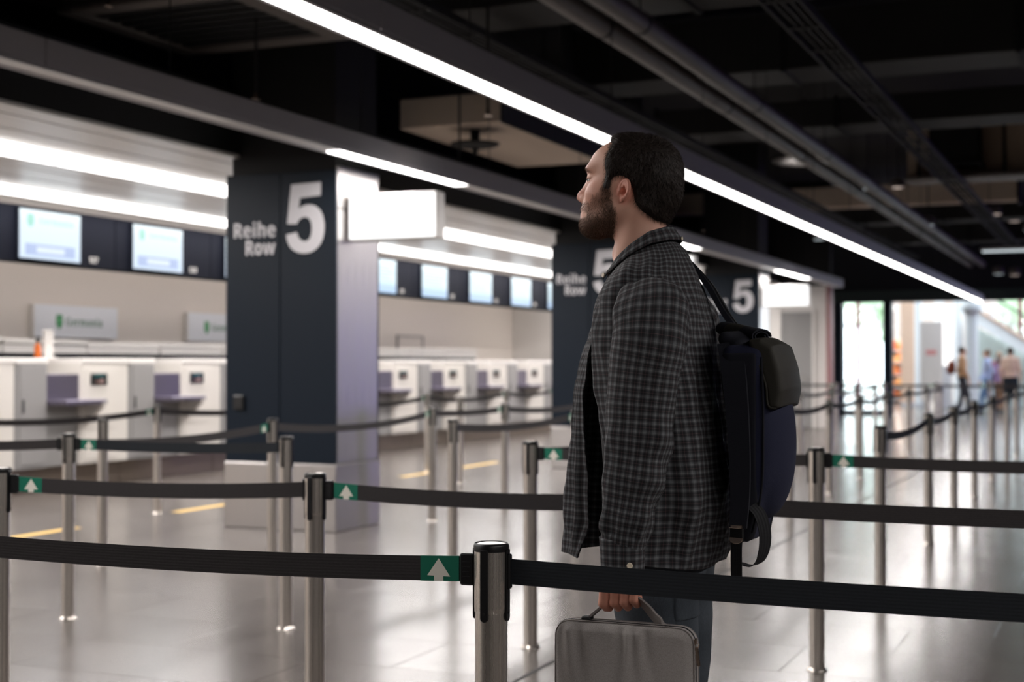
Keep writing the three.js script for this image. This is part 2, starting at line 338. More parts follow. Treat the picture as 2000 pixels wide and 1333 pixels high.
// the figure 5: straight flag, neck and a round bowl
function figureFive(h) {
  const s = new THREE.Shape(), k = h / 135, X = (x) => (x - 598) * k, Y = (y) => (495 - y) * k;
  s.moveTo(X(567), Y(359)); s.lineTo(X(634), Y(357)); s.lineTo(X(634), Y(383)); s.lineTo(X(587), Y(386)); s.lineTo(X(584), Y(408));
  s.bezierCurveTo(X(592), Y(401), X(600), Y(400), X(608), Y(400)); s.bezierCurveTo(X(630), Y(400), X(642), Y(420), X(642), Y(446));
  s.bezierCurveTo(X(642), Y(476), X(624), Y(495), X(598), Y(495)); s.bezierCurveTo(X(574), Y(495), X(558), Y(481), X(556), Y(457));
  s.lineTo(X(580), Y(453)); s.bezierCurveTo(X(583), Y(465), X(589), Y(471), X(599), Y(471)); s.bezierCurveTo(X(610), Y(471), X(614), Y(460), X(614), Y(447));
  s.bezierCurveTo(X(614), Y(433), X(609), Y(424), X(598), Y(424)); s.bezierCurveTo(X(589), Y(424), X(583), Y(430), X(580), Y(437)); s.lineTo(X(558), Y(436)); s.closePath();
  return new THREE.ExtrudeGeometry(s, { depth: .004, bevelEnabled: false, curveSegments: 10 });
}
const COLS = [[9.9, 'dark panelled column nearest to the camera, showing the whole white row number', 'white glowing sign box on the nearest dark column'],
  [17.2, 'dark panelled column directly behind the man with the plaid shirt', 'white glowing sign box seen beside the shoulder of the man in the plaid shirt'],
  [24.3, 'distant dark column with a small figure 5 above the backpack', 'white glowing sign box on the distant column above the backpack']];
COLS.forEach(([t, label, signLabel], i) => {
  const o = thing('column', label, 'column', [5.8, 0, t], 'dark columns with a row number');
  part('core', box(.02, 1.0, 0, ROOM.h, .02, .7, 0), M.black, o);
  part('plinth', box(-.008, 1.058, 0, .54, -.008, .728, .008), M.steelBrush, o, 'stainless steel plinth');
  part('front_panel', box(0, .522, .54, 2.91, 0, .03, .004), M.panel, o);
  part('front_panel', box(.528, 1.05, .54, 2.91, 0, .03, .004), M.panel, o);
  part('side_panel', box(0, .02, .545, 2.6, .032, .72, .004), M.steelBrush, o, 'brushed steel side cladding');
  part('side_panel', box(0, .02, 2.606, 2.95, .032, .72, .004), M.steelBrush, o, 'brushed steel side cladding');
  part('side_panel', box(1.03, 1.05, .54, 2.91, .032, .72, .004), M.panel, o);
  part('rear_panel', box(.0, 1.05, .54, 2.91, .69, .72, .004), M.panel, o);
  const five = part('lettering', figureFive(.56), M.letter, o, 'white figure 5'); five.position.set(-.29, 2.243, 0);
  for (const [txt, y, wd] of [['Reihe', 2.39, .4], ['Row', 2.2445, .285]]) {
    const g = lettering(txt, .12), k = wd / g.boundingBox.max.x; g.scale(k, 1, 1);
    part('lettering', g, M.letter, o, 'white word ' + txt).position.set(-.57 - wd, y, 0);
  }
  if (i === 0) part('socket_box', box(.86, .96, .97, 1.09, -.03, 0, .008), M.plastic, o, 'small black socket box');
  const s = thing('sign_box', signLabel, 'sign', [5.78, 2.345, t + .16], 'white sign boxes on the columns');
  part('casing', box(0, .8, 0, .375, 0, .15, .01), M.white, s);
  part('face', box(.012, .788, .012, .363, -.006, .002, .003), M.signGlow, s);
  part('face', box(.012, .788, .012, .363, .148, .156, .003), M.signGlow, s);
  part('bracket', box(.77, .83, .12, .26, .04, .11, .005), M.housing, s);
  s.scale.x = 1; s.children.forEach((m) => { m.geometry.translate(.8, 0, 0); });
  areaLight('sign_light', P(5.38, 2.53, t + .14), .76, .34, new THREE.Vector3(0, 0, 1), LAMP.sign[0], new THREE.Color(1, .99, .98));
});

// ---------------------------------------------------------------- lights under the black ceiling
const DOWN = new THREE.Vector3(0, -1, 0);
function downLight(name, v, y, t0, t1, w, power, col) {
  const l = new THREE.RectAreaLight(col ?? LAMP_COL, power, w, t1 - t0); l.name = name;
  l.position.copy(P(v, y, (t0 + t1) / 2)); l.rotation.x = -Math.PI / 2; scene.add(l);
}
function lineLight(v, t0, t1, lit, label, y = 2.93) {
  const o = thing('linear_ceiling_light', label, 'ceiling light', [v, y, t0]);
  for (let t = t0, L = 4.8; t < t1 - .1; t += L) {
    const e = Math.min(t + L, t1) - t0 - .004;
    part('housing', [box(-.095, .095, .022, .17, t - t0, e, .006), box(-.095, -.07, 0, .022, t - t0, e, .003), box(.07, .095, 0, .022, t - t0, e, .003)], M.housing, o);
  }
  for (let t = t0 + 1.2; t < t1; t += 2.4) part('hanger', rod(P(0, .17, t - t0), P(0, ROOM.h - y, t - t0), .004, 6), M.duct, o);
  let at = t0;
  for (const [a, b] of lit) {
    if (a > at + .1) part('blank_cover', box(-.07, .07, .008, .022, at - t0, a - t0, .003), M.slat, o);
    part('diffuser', box(-.07, .07, .002, .02, a - t0, b - t0, .003), M.lineGlow, o);
    downLight('line_light', v, y - .004, a + .02, b - .02, .135, LAMP.line[0]); at = b;
  }
  if (t1 > at + .1) part('blank_cover', box(-.07, .07, .008, .022, at - t0, t1 - t0, .003), M.slat, o);
  part('cable_rail', box(.16, .185, .06, .085, 0, t1 - t0, .003), M.duct, o);
  return o;
}
lineLight(3.36, 1.2, 37.8, [[1.2, 37.8]], 'long glowing line light running past the head of the man in the plaid shirt');
lineLight(5.4, 1.2, 29.6, [[9.2, 11.4], [16.7, 19.0], [24.0, 26.4]], 'line light in front of the columns with only short stretches lit');
lineLight(-2.2, -3, 12, [[-3, 6]], 'line light under the ceiling to the right of the queue');
{
  const o = thing('advert_screen', 'purple advertising screen on the far right wall, mirrored in the steel column side', 'screen', [-8.88, .7, 33.5]);
  part('casing', box(-.1, 0, 0, 2.4, 0, 4.2, .01), M.bezel, o);
  part('display', box(0, .006, .06, 2.34, .06, 4.14, .002), glow(new THREE.Color(.36, .24, 1), 5), o);
  areaLight('advert_light', P(-8.86, 1.9, 35.6), 4, 2.2, new THREE.Vector3(-1, 0, 0), .8, new THREE.Color(.4, .3, 1));
}

// ---------------------------------------------------------------- white slatted ceiling over the counters
{
  const c = struct('ceiling', box(6.79, ROOM.v1, 3.2, 3.26, -4, 30, 0), M.white);
  struct('trim', box(6.74, 6.79, 3.09, 3.6, -4, 30, .004), M.black);
  part('edge_trim', box(6.735, 6.8, 3.055, 3.085, -4, 30, .004), M.slat, c);
  let n = 0;
  for (let v = 6.81; v < 12.7; v += .152) {
    if ((v > 7.95 && v < 8.42) || (v > 9.85 && v < 10.3) || (v > 11.0 && v < 11.46)) continue;
    for (let t = -4; t < 30; t += 8.5) part('ceiling_slat', box(v, v + .142, 3.085 + (n % 3) * .002, 3.1 + (n++ % 3) * .002, t, t + 8.494, .003), M.slat, c);
  }
}
for (const [v0, v1, label] of [[8.0, 8.4, 'bright light trough in the white ceiling over the counters, nearer to the columns'], [9.9, 10.28, 'bright light trough in the white ceiling right above the row of screens']]) {
  const o = thing('light_trough', label, 'ceiling light', [v0, 3.045, -4]);
  part('tray', [box(0, v1 - v0, .08, .13, 0, 34, .004)], M.white, o);
  part('rim', box(-.012, 0, .04, .13, 0, 34, .003), M.slat, o); part('rim', box(v1 - v0, v1 - v0 + .012, .04, .13, 0, 34, .003), M.slat, o);
  for (let t = 0; t < 34; t += 3.4) part('diffuser', box(.01, v1 - v0 - .01, .002, .07, t + .02, t + 3.38, .01), M.troughGlow, o);
  downLight('trough_light', (v0 + v1) / 2, 3.04, -4, 30, v1 - v0 - .03, LAMP.trough[0]);
}

M.staffGlow = glow(LAMP_COL, LAMP.trough[1] * .4);
{ // trough over the staff side, behind the fascia
  const o = thing('light_trough', 'light trough over the staff side behind the dark screen fascia', 'ceiling light', [11.15, 3.07, 6]);
  part('tray', box(0, .3, .02, .1, 0, 24, .004), M.white, o);
  for (let t = 0; t < 24; t += 3) part('diffuser', box(.02, .28, 0, .02, t + .02, t + 2.98, .003), M.staffGlow, o);
  downLight('trough_light', 11.3, 3.06, 6, 30, .26, LAMP.trough[0] * .34);
}

// ---------------------------------------------------------------- screens over the counters
const emblem = (g, x, y, s, col) => { g.fillStyle = col; g.beginPath(); g.moveTo(x - s * .36, y - s * .42); g.lineTo(x - s * .18, y - s * .56); g.lineTo(x, y - s * .46); g.lineTo(x + s * .18, y - s * .56); g.lineTo(x + s * .36, y - s * .42); g.lineTo(x + s * .38, y + s * .1); g.quadraticCurveTo(x + s * .3, y + s * .5, x, y + s * .6); g.quadraticCurveTo(x - s * .3, y + s * .5, x - s * .38, y + s * .1); g.closePath(); g.fill(); };
const screenTex = canvasTex(512, 300, (g, w, h) => {
  const q = g.createLinearGradient(0, 0, 0, h); q.addColorStop(0, '#eefaff'); q.addColorStop(1, '#e0ecff'); g.fillStyle = q; g.fillRect(0, 0, w, h);
  emblem(g, 90, 62, 74, '#9adcc8'); g.fillStyle = '#aee0d0'; g.font = 'bold 58px serif'; g.fillText('Germania', 160, 80);
  g.fillStyle = '#b4c2e8'; g.fillRect(48, 208, 416, 70); g.fillStyle = '#e6eefc'; g.fillRect(140, 224, 236, 38);
});
const listTex = canvasTex(512, 300, (g, w, h) => {
  g.fillStyle = '#e2f6ff'; g.fillRect(0, 0, w, h); g.fillStyle = '#c2e2f4';
  for (let k = 0; k < 9; k++) g.fillRect(30, 22 + k * 30, 450 - (k * 97) % 140, 12);
  g.fillStyle = '#b8d4f6'; g.fillRect(0, 222, w, 78);
});
const scrMat = (map) => std({ color: 0x101418, emissive: new THREE.Color(.93, .985, 1), emissiveMap: map, emissiveIntensity: LAMP.screen[1], roughness: .3 });
M.numberGrey = std({ color: srgb(150, 148, 146), roughness: .6 });
const screenMats = [scrMat(screenTex), scrMat(listTex)];
const words = ['first', 'second', 'third', 'fourth', 'fifth', 'sixth', 'seventh', 'eighth', 'ninth', 'tenth', 'eleventh', 'twelfth', 'thirteenth'];
{
  const fas = thing('screen_fascia', 'long dark fascia with counter numbers carrying the screens above the check-in counters', 'fascia', [10.4, 2.4, 5.9]);
  for (let k = -3; k < 10; k++) {
    const t0 = 11.33 + 1.815 * k, pan = part('fascia_panel', box(0, .18, 0, .585, t0 - .25 - 5.9, t0 + 1.555 - 5.9, .004), M.bezel, fas);
    if (k < -1) continue;
    const g = lettering(String(527 + k), .062), m = part('counter_number', g, M.numberGrey, pan, 'white number ' + (527 + k));
    m.rotation.y = Math.PI / 2; m.position.copy(P(-.004, .06, t0 + 1.12 - 5.9));
    m.position.z += .0;
  }
  for (let k = -1; k < 9; k++) {
    const t0 = 11.33 + 1.815 * k, flight = k >= 4;
    const where = k < 0 ? 'check-in screen left of the two with the green emblem, over the first counter' : k === 0 ? 'check-in screen with a green emblem, left one of the pair before the first dark column' : k === 1 ? 'check-in screen with a green emblem, right one of the pair before the first dark column' : k < 4 ? `${words[k - 2]} of two check-in screens hidden behind the first dark column` : `${words[k - 4]} pale blue screen to the right of the first dark column`;
    const o = thing('check_in_screen', where, 'screen', [10.4, 2.43, t0], 'screens over the check-in counters');
    part('bezel', box(-.035, 0, -.005, .53, -.01, .95, .006), M.bezel, o);
    const s = new THREE.PlaneGeometry(.925, .505); s.rotateY(Math.PI / 2);
    const m = part('display', s, screenMats[flight ? 1 : 0], o); m.position.copy(P(-.037, .262, .47));
    if (k >= 0) areaLight('screen_light', P(10.35, 2.69, t0 + .47), .9, .48, new THREE.Vector3(1, 0, 0), LAMP.screen[0], new THREE.Color(.9, .96, 1));
  }
}

// ---------------------------------------------------------------- check-in counters
const picTex = canvasTex(128, 80, (g, w, h) => { g.fillStyle = '#1d2426'; g.fillRect(0, 0, w, h); g.fillStyle = '#2c7f80'; g.fillRect(10, 4, 100, 16); g.fillStyle = '#8c6a62'; g.fillRect(24, 44, 46, 30); g.fillStyle = '#c9a39c'; g.fillRect(66, 36, 34, 40); });
M.pic = std({ color: 0x111111, emissive: 0xffffff, emissiveMap: picTex, emissiveIntensity: .55, roughness: .25 });
function makeCounter() {
  const o = thing('check_in_counter', '-', 'counter', [10.4, 0, 0], 'check-in counters along the white wall');
  part('kickplate', box(.12, .75, 0, .26, 0, 1.79, .004), M.kick, o, 'dark steel kickplate');
  const cab = part('cabinet', box(0, .75, .26, 1.35, 0, .47, .006), M.laminateGrey, o, 'grey cabinet');
  part('cabinet_top', box(-.012, .76, 1.35, 1.41, -.004, .474, .006), M.white, cab);
  part('door', box(-.014, 0, .3, 1.33, .06, .45, .004), M.laminateGrey, cab);
  part('handle', box(-.022, -.012, .84, .98, .085, .115, .003), M.plastic, cab);
  part('conveyor_shelf', box(-.26, .06, .915, .965, .47, 1.12, .006), M.violetSteel, o, 'steel baggage shelf');
  part('back_panel', box(.03, .07, .96, 1.24, .47, 1.0, .004), M.violetSteel, o, 'violet steel back panel');
  part('lower_panel', box(.05, .7, .26, .915, .475, .995, .004), M.laminateGrey, o);
  part('bracket', slab([[0, .93], [.26, .93], [.26, .9], [0, .68]], .06).translate(0, 0, -1.1), M.laminate, o, 'white angled bracket');
  const w = part('desk', box(0, .75, .26, 1.36, 1.0, 1.79, .006), M.laminate, o, 'white desk front');
  part('desk_top', box(-.012, .76, 1.36, 1.41, 1.0, 1.794, .006), M.white, w);
  part('desk_panel', box(-.012, 0, .62, 1.31, 1.04, 1.6, .003), M.laminate, w);
  part('desk_panel', box(-.012, 0, .3, .6, 1.04, 1.6, .003), M.laminate, w);
  const mo = part('monitor', box(-.03, 0, 1.115, 1.245, 1.14, 1.4, .005), M.plastic, o, 'small screen in the desk front');
  const d = part('picture', new THREE.PlaneGeometry(.235, .108).rotateY(Math.PI / 2), M.pic, mo); d.position.copy(P(-.031, 1.18, 1.27));
  return o;
}
const counter0 = makeCounter();
for (let k = -1; k < 9; k++) {
  const o = k === -1 ? counter0 : counter0.clone();
  if (k > -1) { o.name = numbered('check_in_counter'); scene.add(o); o.userData = { ...counter0.userData }; }
  o.position.copy(P(10.4, 0, 11.33 + 1.8 * k));
  o.userData.label = k === -1 ? 'white check-in counter half out of the picture at its left edge' : k === 0 ? 'check-in counter left of the one that touches the first dark column, dark desk screen' : k === 1 ? 'check-in counter with a bluish screen in its desk front, next to the first dark column' : k < 4 ? `${words[k - 2]} of two check-in counters hidden behind the first dark column` : `${words[k - 4]} white check-in counter to the right of the first dark column`;
}
// baggage conveyor behind the counters: pale slatted covers on a dark base
for (let k = 0, t = 8.2; t < 25; k++, t += 1.42) {
  const h = [0, .015, .03, .01, -.01][k % 5], o = thing('conveyor_cover', `pale slatted conveyor cover behind the counters, ${words[k] ?? 'last'} from the left end`, 'conveyor', [11.6, 0, t], 'slatted conveyor covers behind the counters');
  part('base', box(.04, .6, 0, 1.475, 0, 1.41, .004), M.bezel, o, 'dark base');
  part('lid', box(0, .62, 1.575 + h, 1.625 + h, 0, 1.41, .006), M.white, o);
  for (let s = 0; s < 3; s++) part('slat', box(.01 + s * .004, .06, 1.475 + s * .034, 1.498 + s * .034, .01, 1.4, .004), M.slat, o);
}
{
  const o = thing('spray_bottle', 'small orange bottle with a black top behind the leftmost counters', 'bottle', [10.95, 1.41, 12.27]);
  part('body', new THREE.LatheGeometry([[0, 0], [.035, 0], [.037, .02], [.036, .13], [.018, .16], [.016, .17], [0, .17]].map((p) => new THREE.Vector2(...p)), 20), M.orange, o);
  part('cap', [new THREE.CylinderGeometry(.019, .02, .04, 16).translate(0, .19, 0), chamfer(.05, .03, .026, .005).translate(.012, .222, 0)], M.plastic, o);
  const q = thing('white_stand', 'slim white upright panel beside the orange bottle at the counters', 'stand', [11.0, 1.41, 12.42]);
  part('upright', box(-.02, .02, .01, .32, 0, .14, .006), M.white, q); part('foot', box(-.06, .06, 0, .012, -.02, .16, .004), M.white, q);
  const fr = thing('wall_frame', 'thin grey empty frame on the bright wall right of the first dark column', 'frame', [12.86, 1.48, 24.3]);
  for (const b of [box(0, .03, 0, .03, 0, 1.1, .004), box(0, .03, .4, .43, 0, 1.1, .004), box(0, .03, 0, .43, 0, .03, .004), box(0, .03, 0, .43, 1.07, 1.1, .004)]) part('frame_bar', b, M.laminateGrey, fr);
  part('backing', box(.02, .03, .02, .42, .02, 1.08, .002), M.wall, fr);
}
// airline panels on the wall
const airTex = canvasTex(820, 210, (g, w, h) => { g.fillStyle = '#e3e5ea'; g.fillRect(0, 0, w, h); emblem(g, 232, 104, 84, '#2f8f50'); g.fillStyle = '#8fd39a'; g.fillRect(212, 88, 40, 7); g.fillRect(216, 106, 32, 6); g.fillStyle = '#2c6a48'; g.font = 'bold 74px serif'; g.fillText('Germania', 292, 132); });
M.air = std({ map: airTex, roughness: .5 });
for (let k = 0; k < 2; k++) {
  const o = thing('airline_panel', k ? 'white wall panel with green emblem and lettering, cut off by the first dark column' : 'white wall panel with green emblem and lettering, complete, above the left counters', 'sign', [12.815, 1.69, 14.29 + 3.26 * k], 'airline panels on the wall behind the counters');
  part('board', box(0, .08, 0, .435, 0, 1.65, .006), M.white, o);
  const m = part('print', new THREE.PlaneGeometry(1.63, .417).rotateY(Math.PI / 2), M.air, o); m.position.copy(P(-.002, .2175, .825));
}

// ---------------------------------------------------------------- queue posts and belts
const POST_H = .98, BELT_Y = .922, BELT_W = .052;
const webTone = tex(64, 64, (u, v) => { const k = .5 + .5 * Math.cos(v * Math.PI * 2 * 8), q = wrapN(u, v, 32, 64, 31); return 40 / 255 * (.85 + .16 * k + .3 * q); }, true, [8, 1 / .052]);
const webBump = tex(64, 64, (u, v) => .5 + .35 * Math.cos(v * Math.PI * 2 * 8) + .15 * Math.cos(u * Math.PI * 2 * 16), false, [8, 1 / .052]);
M.web = std({ color: new THREE.Color(1.15, .98, 1.02), map: webTone, bumpMap: webBump, bumpScale: .00025, roughness: .78 });
M.webNavy = std({ color: new THREE.Color(.3, .42, .62), map: webTone, bumpMap: webBump, bumpScale: .00025, roughness: .78 });
function makePost() {
  const o = thing('queue_post', '-', 'queue post');
  part('tube', new THREE.LatheGeometry([[.0335, .004], [.0335, .86], [.0328, .866], [.0328, .87]].map((p) => new THREE.Vector2(...p)), 40), M.post, o, 'brushed steel tube');
  part('floor_ring', new THREE.LatheGeometry([[.032, 0], [.047, 0], [.047, .004], [.04, .012], [.0345, .013]].map((p) => new THREE.Vector2(...p)), 40), M.post, o, 'small steel ring at the floor');
  const h = part('head', new THREE.LatheGeometry([[.0325, .835], [.0345, .838], [.0352, .85], [.0352, .966], [.034, .968], [0, .968]].map((p) => new THREE.Vector2(...p)), 40), M.post, o, 'steel head');
  part('cap_rim', new THREE.LatheGeometry([[.0352, .962], [.0366, .964], [.0366, .974], [.034, .979], [.0325, .976], [.0325, .972]].map((p) => new THREE.Vector2(...p)), 40), M.plastic, h, 'black plastic rim');
  part('cap_disc', new THREE.LatheGeometry([[.0328, .971], [.032, .9765], [.02, .979], [0, .98]].map((p) => new THREE.Vector2(...p)), 32), M.steel, h, 'polished steel lid');
  for (let k = 0; k < 4; k++) {
    const s = new THREE.Shape(), a = .0075, y0 = .822 + a, y1 = .966;
    s.moveTo(-a, y1); s.lineTo(-a, y0); s.absarc(0, y0, a, Math.PI, Math.PI * 2); s.lineTo(a, y1); s.closePath();
    const g = new THREE.ExtrudeGeometry(s, { depth: .006, bevelEnabled: true, bevelSize: .001, bevelThickness: .001, bevelSegments: 1, curveSegments: 8 });
    g.translate(0, 0, .0315); g.rotateY(k * Math.PI / 2);
    const m = part('slot', g, M.plastic, h, 'black belt slot');
    part('screw', new THREE.CylinderGeometry(.0024, .0024, .002, 10).rotateX(Math.PI / 2).translate(0, .838, .0392).rotateY(k * Math.PI / 2), M.duct, m);
  }
  return o;
}
const post0 = makePost(); let postUsed = false;
function post(v, t, label, group) {
  const o = postUsed ? post0.clone() : post0;
  if (postUsed) { o.name = numbered('queue_post'); scene.add(o); }
  postUsed = true;
  o.position.copy(P(v, 0, t)); o.userData = { label, category: 'queue post', group: group ?? 'steel queue posts' };
  return [v, t];
}
// belt from the cassette of post a to the clip on post b
function belt(a, b, label, group, sag, tagged = true, web = M.web) {
  const A = P(a[0], BELT_Y, a[1]), B = P(b[0], BELT_Y, b[1]), dir = new THREE.Vector3().subVectors(B, A), len = dir.length(); dir.normalize();
  const o = new THREE.Group(); o.name = numbered('queue_belt'); o.position.set(A.x, 0, A.z); scene.add(o);
  o.userData = { label, category: 'queue belt', group: group ?? 'dark queue belts' };
  const side = new THREE.Vector3(-dir.z, 0, dir.x), s0 = .034, s1 = len - .068; sag = sag ?? .026 * (len / 1.9) ** 2;
  const at = (s) => { const k = (s - s0) / (s1 - s0); return new THREE.Vector3(0, BELT_Y - 4 * sag * k * (1 - k), 0).addScaledVector(dir, s); };
  const twist = (s) => { const k = (s - s0) / (s1 - s0); return .05 * Math.sin(k * Math.PI); };
  const strip = (p, q, w, th, n) => {
    const st = []; for (let i = 0; i <= n; i++) { const s = lerp(p, q, i / n), r = twist(s), up = new THREE.Vector3(0, Math.cos(r), 0).addScaledVector(side, Math.sin(r)); st.push({ c: at(s), w: up.clone().multiplyScalar(w), n: new THREE.Vector3().crossVectors(dir, up) }); }
    return ribbon(st, th);
  };
  part('webbing', strip(s0, s1, BELT_W, .0014, 24), web, o);
  const rot = Math.atan2(dir.x, dir.z);
  part('outlet', chamfer(.016, .072, .012, .003).rotateY(rot).translate(dir.x * .038, BELT_Y, dir.z * .038), M.plastic, o, 'black belt outlet');
  const c = part('end_clip', chamfer(.015, .066, .03, .003).rotateY(rot).translate(dir.x * (len - .053), BELT_Y, dir.z * (len - .053)), M.plastic, o, 'black end clip');
  part('grip_ribs', [0, 1, 2, 3].map((k) => chamfer(.0165, .002, .016, .0005).rotateY(rot).translate(dir.x * (len - .053), BELT_Y - .015 + k * .01, dir.z * (len - .053))), M.plastic, c);
  if (!tagged) return o;
  const e = s1 - .004, tag = part('direction_tag', strip(e - .088, e, BELT_W + .0008, .0026, 6), M.green, o, 'green tag with a white arrow');
  const sh = [[0, .021], [.026, -.0155], [.0105, -.0155], [.0105, -.0262], [-.0105, -.0262], [-.0105, -.0155], [-.026, -.0155]];
  const g = slab(sh, .0038).translate(0, 0, -.0019).rotateY(Math.atan2(side.x, side.z));
  const p = at(e - .046); part('arrow', g.translate(p.x, p.y, p.z), M.arrow, tag, 'white up arrow');
  return o;
}
const NEAR = 'queue posts nearest to the camera';
// first row, right in front of the camera
const E0 = post(1.196, 2.67, 'large steel queue post in the foreground with a polished lid', NEAR);
const Eleft = [2.87, 2.62], Eright = [-.72, 2.72];
post(...Eleft, 'steel queue post outside the picture at the left end of the front belt', NEAR);
belt(Eleft, E0, 'front dark belt running left from the large foreground post, with a green tag beside it', 'front belts', .016);
post(...Eright, 'steel queue post outside the picture at the right end of the front belt', NEAR);
belt(E0, Eright, 'front dark belt crossing before the hand and legs of the man with the plaid shirt', 'front belts', .012, false, M.webNavy);
// second row
const F0 = post(2.51, 4.15, 'steel queue post with a green tag on its right, second row, left of the man', NEAR), G0 = post(3.66, 3.92, 'steel queue post cut by the left edge of the picture with a green tag', NEAR), Fr = [1.31, 4.2], Fr2 = [-.75, 4.3];
belt(F0, G0, 'second row dark belt between the post at the left picture edge and the next one', 'second row belts', .014);
post(...Fr, 'steel queue post hidden behind the legs of the man with the plaid shirt', NEAR);
belt(Fr, F0, 'second row dark belt running behind the open shirt front of the man', 'second row belts', .016);
post(...Fr2, 'steel queue post outside the picture at the right end of the second belt', NEAR);
belt(Fr, Fr2, 'second row dark belt emerging to the right of the navy backpack', 'second row belts', .014, false);
// third row
const D0 = post(5.14, 6.0, 'steel queue post, third row, leftmost, with a green arrow tag on its right belt', NEAR), C0 = post(3.92, 6.2, 'steel queue post, third row, standing before the steel plinth of the first column', NEAR);
const B0 = post(2.6, 6.26, 'steel queue post, third row, directly left of the plaid shirt front', NEAR), A0 = post(1.25, 6.29, 'steel queue post, third row, right of the navy backpack, with a green tag', NEAR);
const Dl = [6.55, 5.7], Ar = [-.3, 6.4];
post(...Dl, 'steel queue post outside the picture left of the third row', NEAR); post(...Ar, 'steel queue post outside the picture right of the third row', NEAR);
belt(C0, D0, 'third row belt across the front of the first dark column, tag at its left', 'third row belts', .012, true, M.webNavy);
belt(Dl, D0, 'third row belt leaving the picture at the left edge', 'third row belts', .02, false);
belt(A0, B0, 'third row belt behind the man, its green tag left of his shirt', 'third row belts', .012);
belt(Ar, A0, 'third row belt running right from the post beside the backpack with a green tag', 'third row belts', .012);
// rows that run away from the camera
function row(name, pts, tagAtFarEnd = true, first = 0, sag) {
  for (let i = 0; i < pts.length; i++) {
    const q = pts[i]; if (i < first) continue;
    post(q[0], q[1], `${words[i - first] ?? 'last'} post from the front in the ${name}`, 'steel queue posts of the ' + name);
  }
  for (let i = 0; i + 1 < pts.length; i++) belt(pts[i], pts[i + 1], `${words[i] ?? 'last'} belt from the front in the ${name}`, 'dark belts of the ' + name, sag, true);
}
row('row passing in front of the dark columns', [D0, [5.28, 8.18], [5.45, 10.93], [5.38, 12.32], [5.35, 14.7], [5.3, 17.0], [5.3, 19.3], [5.25, 21.6], [5.25, 24]], true, 1);
row('second row right of the dark columns', [[4.12, 8.57], [4.1, 10.83], [4.1, 13.1], [4.15, 15.4], [4.15, 17.7], [4.2, 20], [4.2, 22.3], [4.2, 24.6], [4.25, 26.9]]);
row('row coming out to the right of the backpack', [B0, [2.7, 8.4], [2.72, 10.5], [2.77, 12.74], [2.82, 14.87], [2.85, 16.94], [2.95, 19.6], [2.98, 22], [3.0, 24.3], [3.05, 26.7]], true, 1);
row('rightmost row of posts', [[1.34, 8.65], [1.35, 11.0], [1.38, 13.0], [1.4, 15.07], [1.42, 17.4], [1.42, 19.7], [1.45, 22], [1.45, 24.3], [1.5, 26.6]]);
row('row along the yellow floor line', [[8.02, 8.0], [8.02, 10.53], [8.0, 13.2], [8.0, 15.9], [8.1, 18.6], [8.3, 20.9], [8.3, 23.4]]);
row('cross row before the far bright window', [[6.3, 29], [5.35, 29.0], [4.4, 29], [3.4, 29], [2.4, 29], [1.4, 29]]);
post(6.31, 7.7, 'single steel queue post without a belt, second from the left before the counters', 'steel queue posts');
post(6.88, 14.5, 'single steel queue post just right of the first column, close behind a bright post', 'steel queue posts');

// ---------------------------------------------------------------- services under the black ceiling
function pipeLine(v, label) {
  const o = thing('ceiling_pipe', label, 'pipe', [v, 3.92, 1], 'two parallel pipes under the ceiling');
  for (let t = 0, k = 0; t < 37.4; t += 6.2, k++) part('pipe_length', rod(P(0, 0, t), P(0, 0, Math.min(t + 6.19, 37.4)), .083, 24), M.pipe, o);
  for (let t = 0; t < 37; t += 6.2) part('coupling', rod(P(0, 0, t + 6.05), P(0, 0, t + 6.17), .09, 24), M.pipe, o);
  for (let t = 2; t < 37; t += 3.6) part('hanger', [rod(P(0, .08, t), P(0, 1.28, t), .006, 6), rod(P(0, 0, t - .02), P(0, 0, t + .02), .088, 20)], M.duct, o);
}
pipeLine(3.64, 'left one of the two thick grey pipes running under the ceiling');
pipeLine(3.34, 'right one of the two thick grey pipes running under the ceiling');
const beam = (name, label, cat, b, mat, group, [v, y, t] = [0, 0, 0]) => { const o = thing(name, label, cat, [v, y, t], group); return [o, part(name === 'air_duct' ? 'casing' : 'body', box(...b, .02), mat, o)]; };
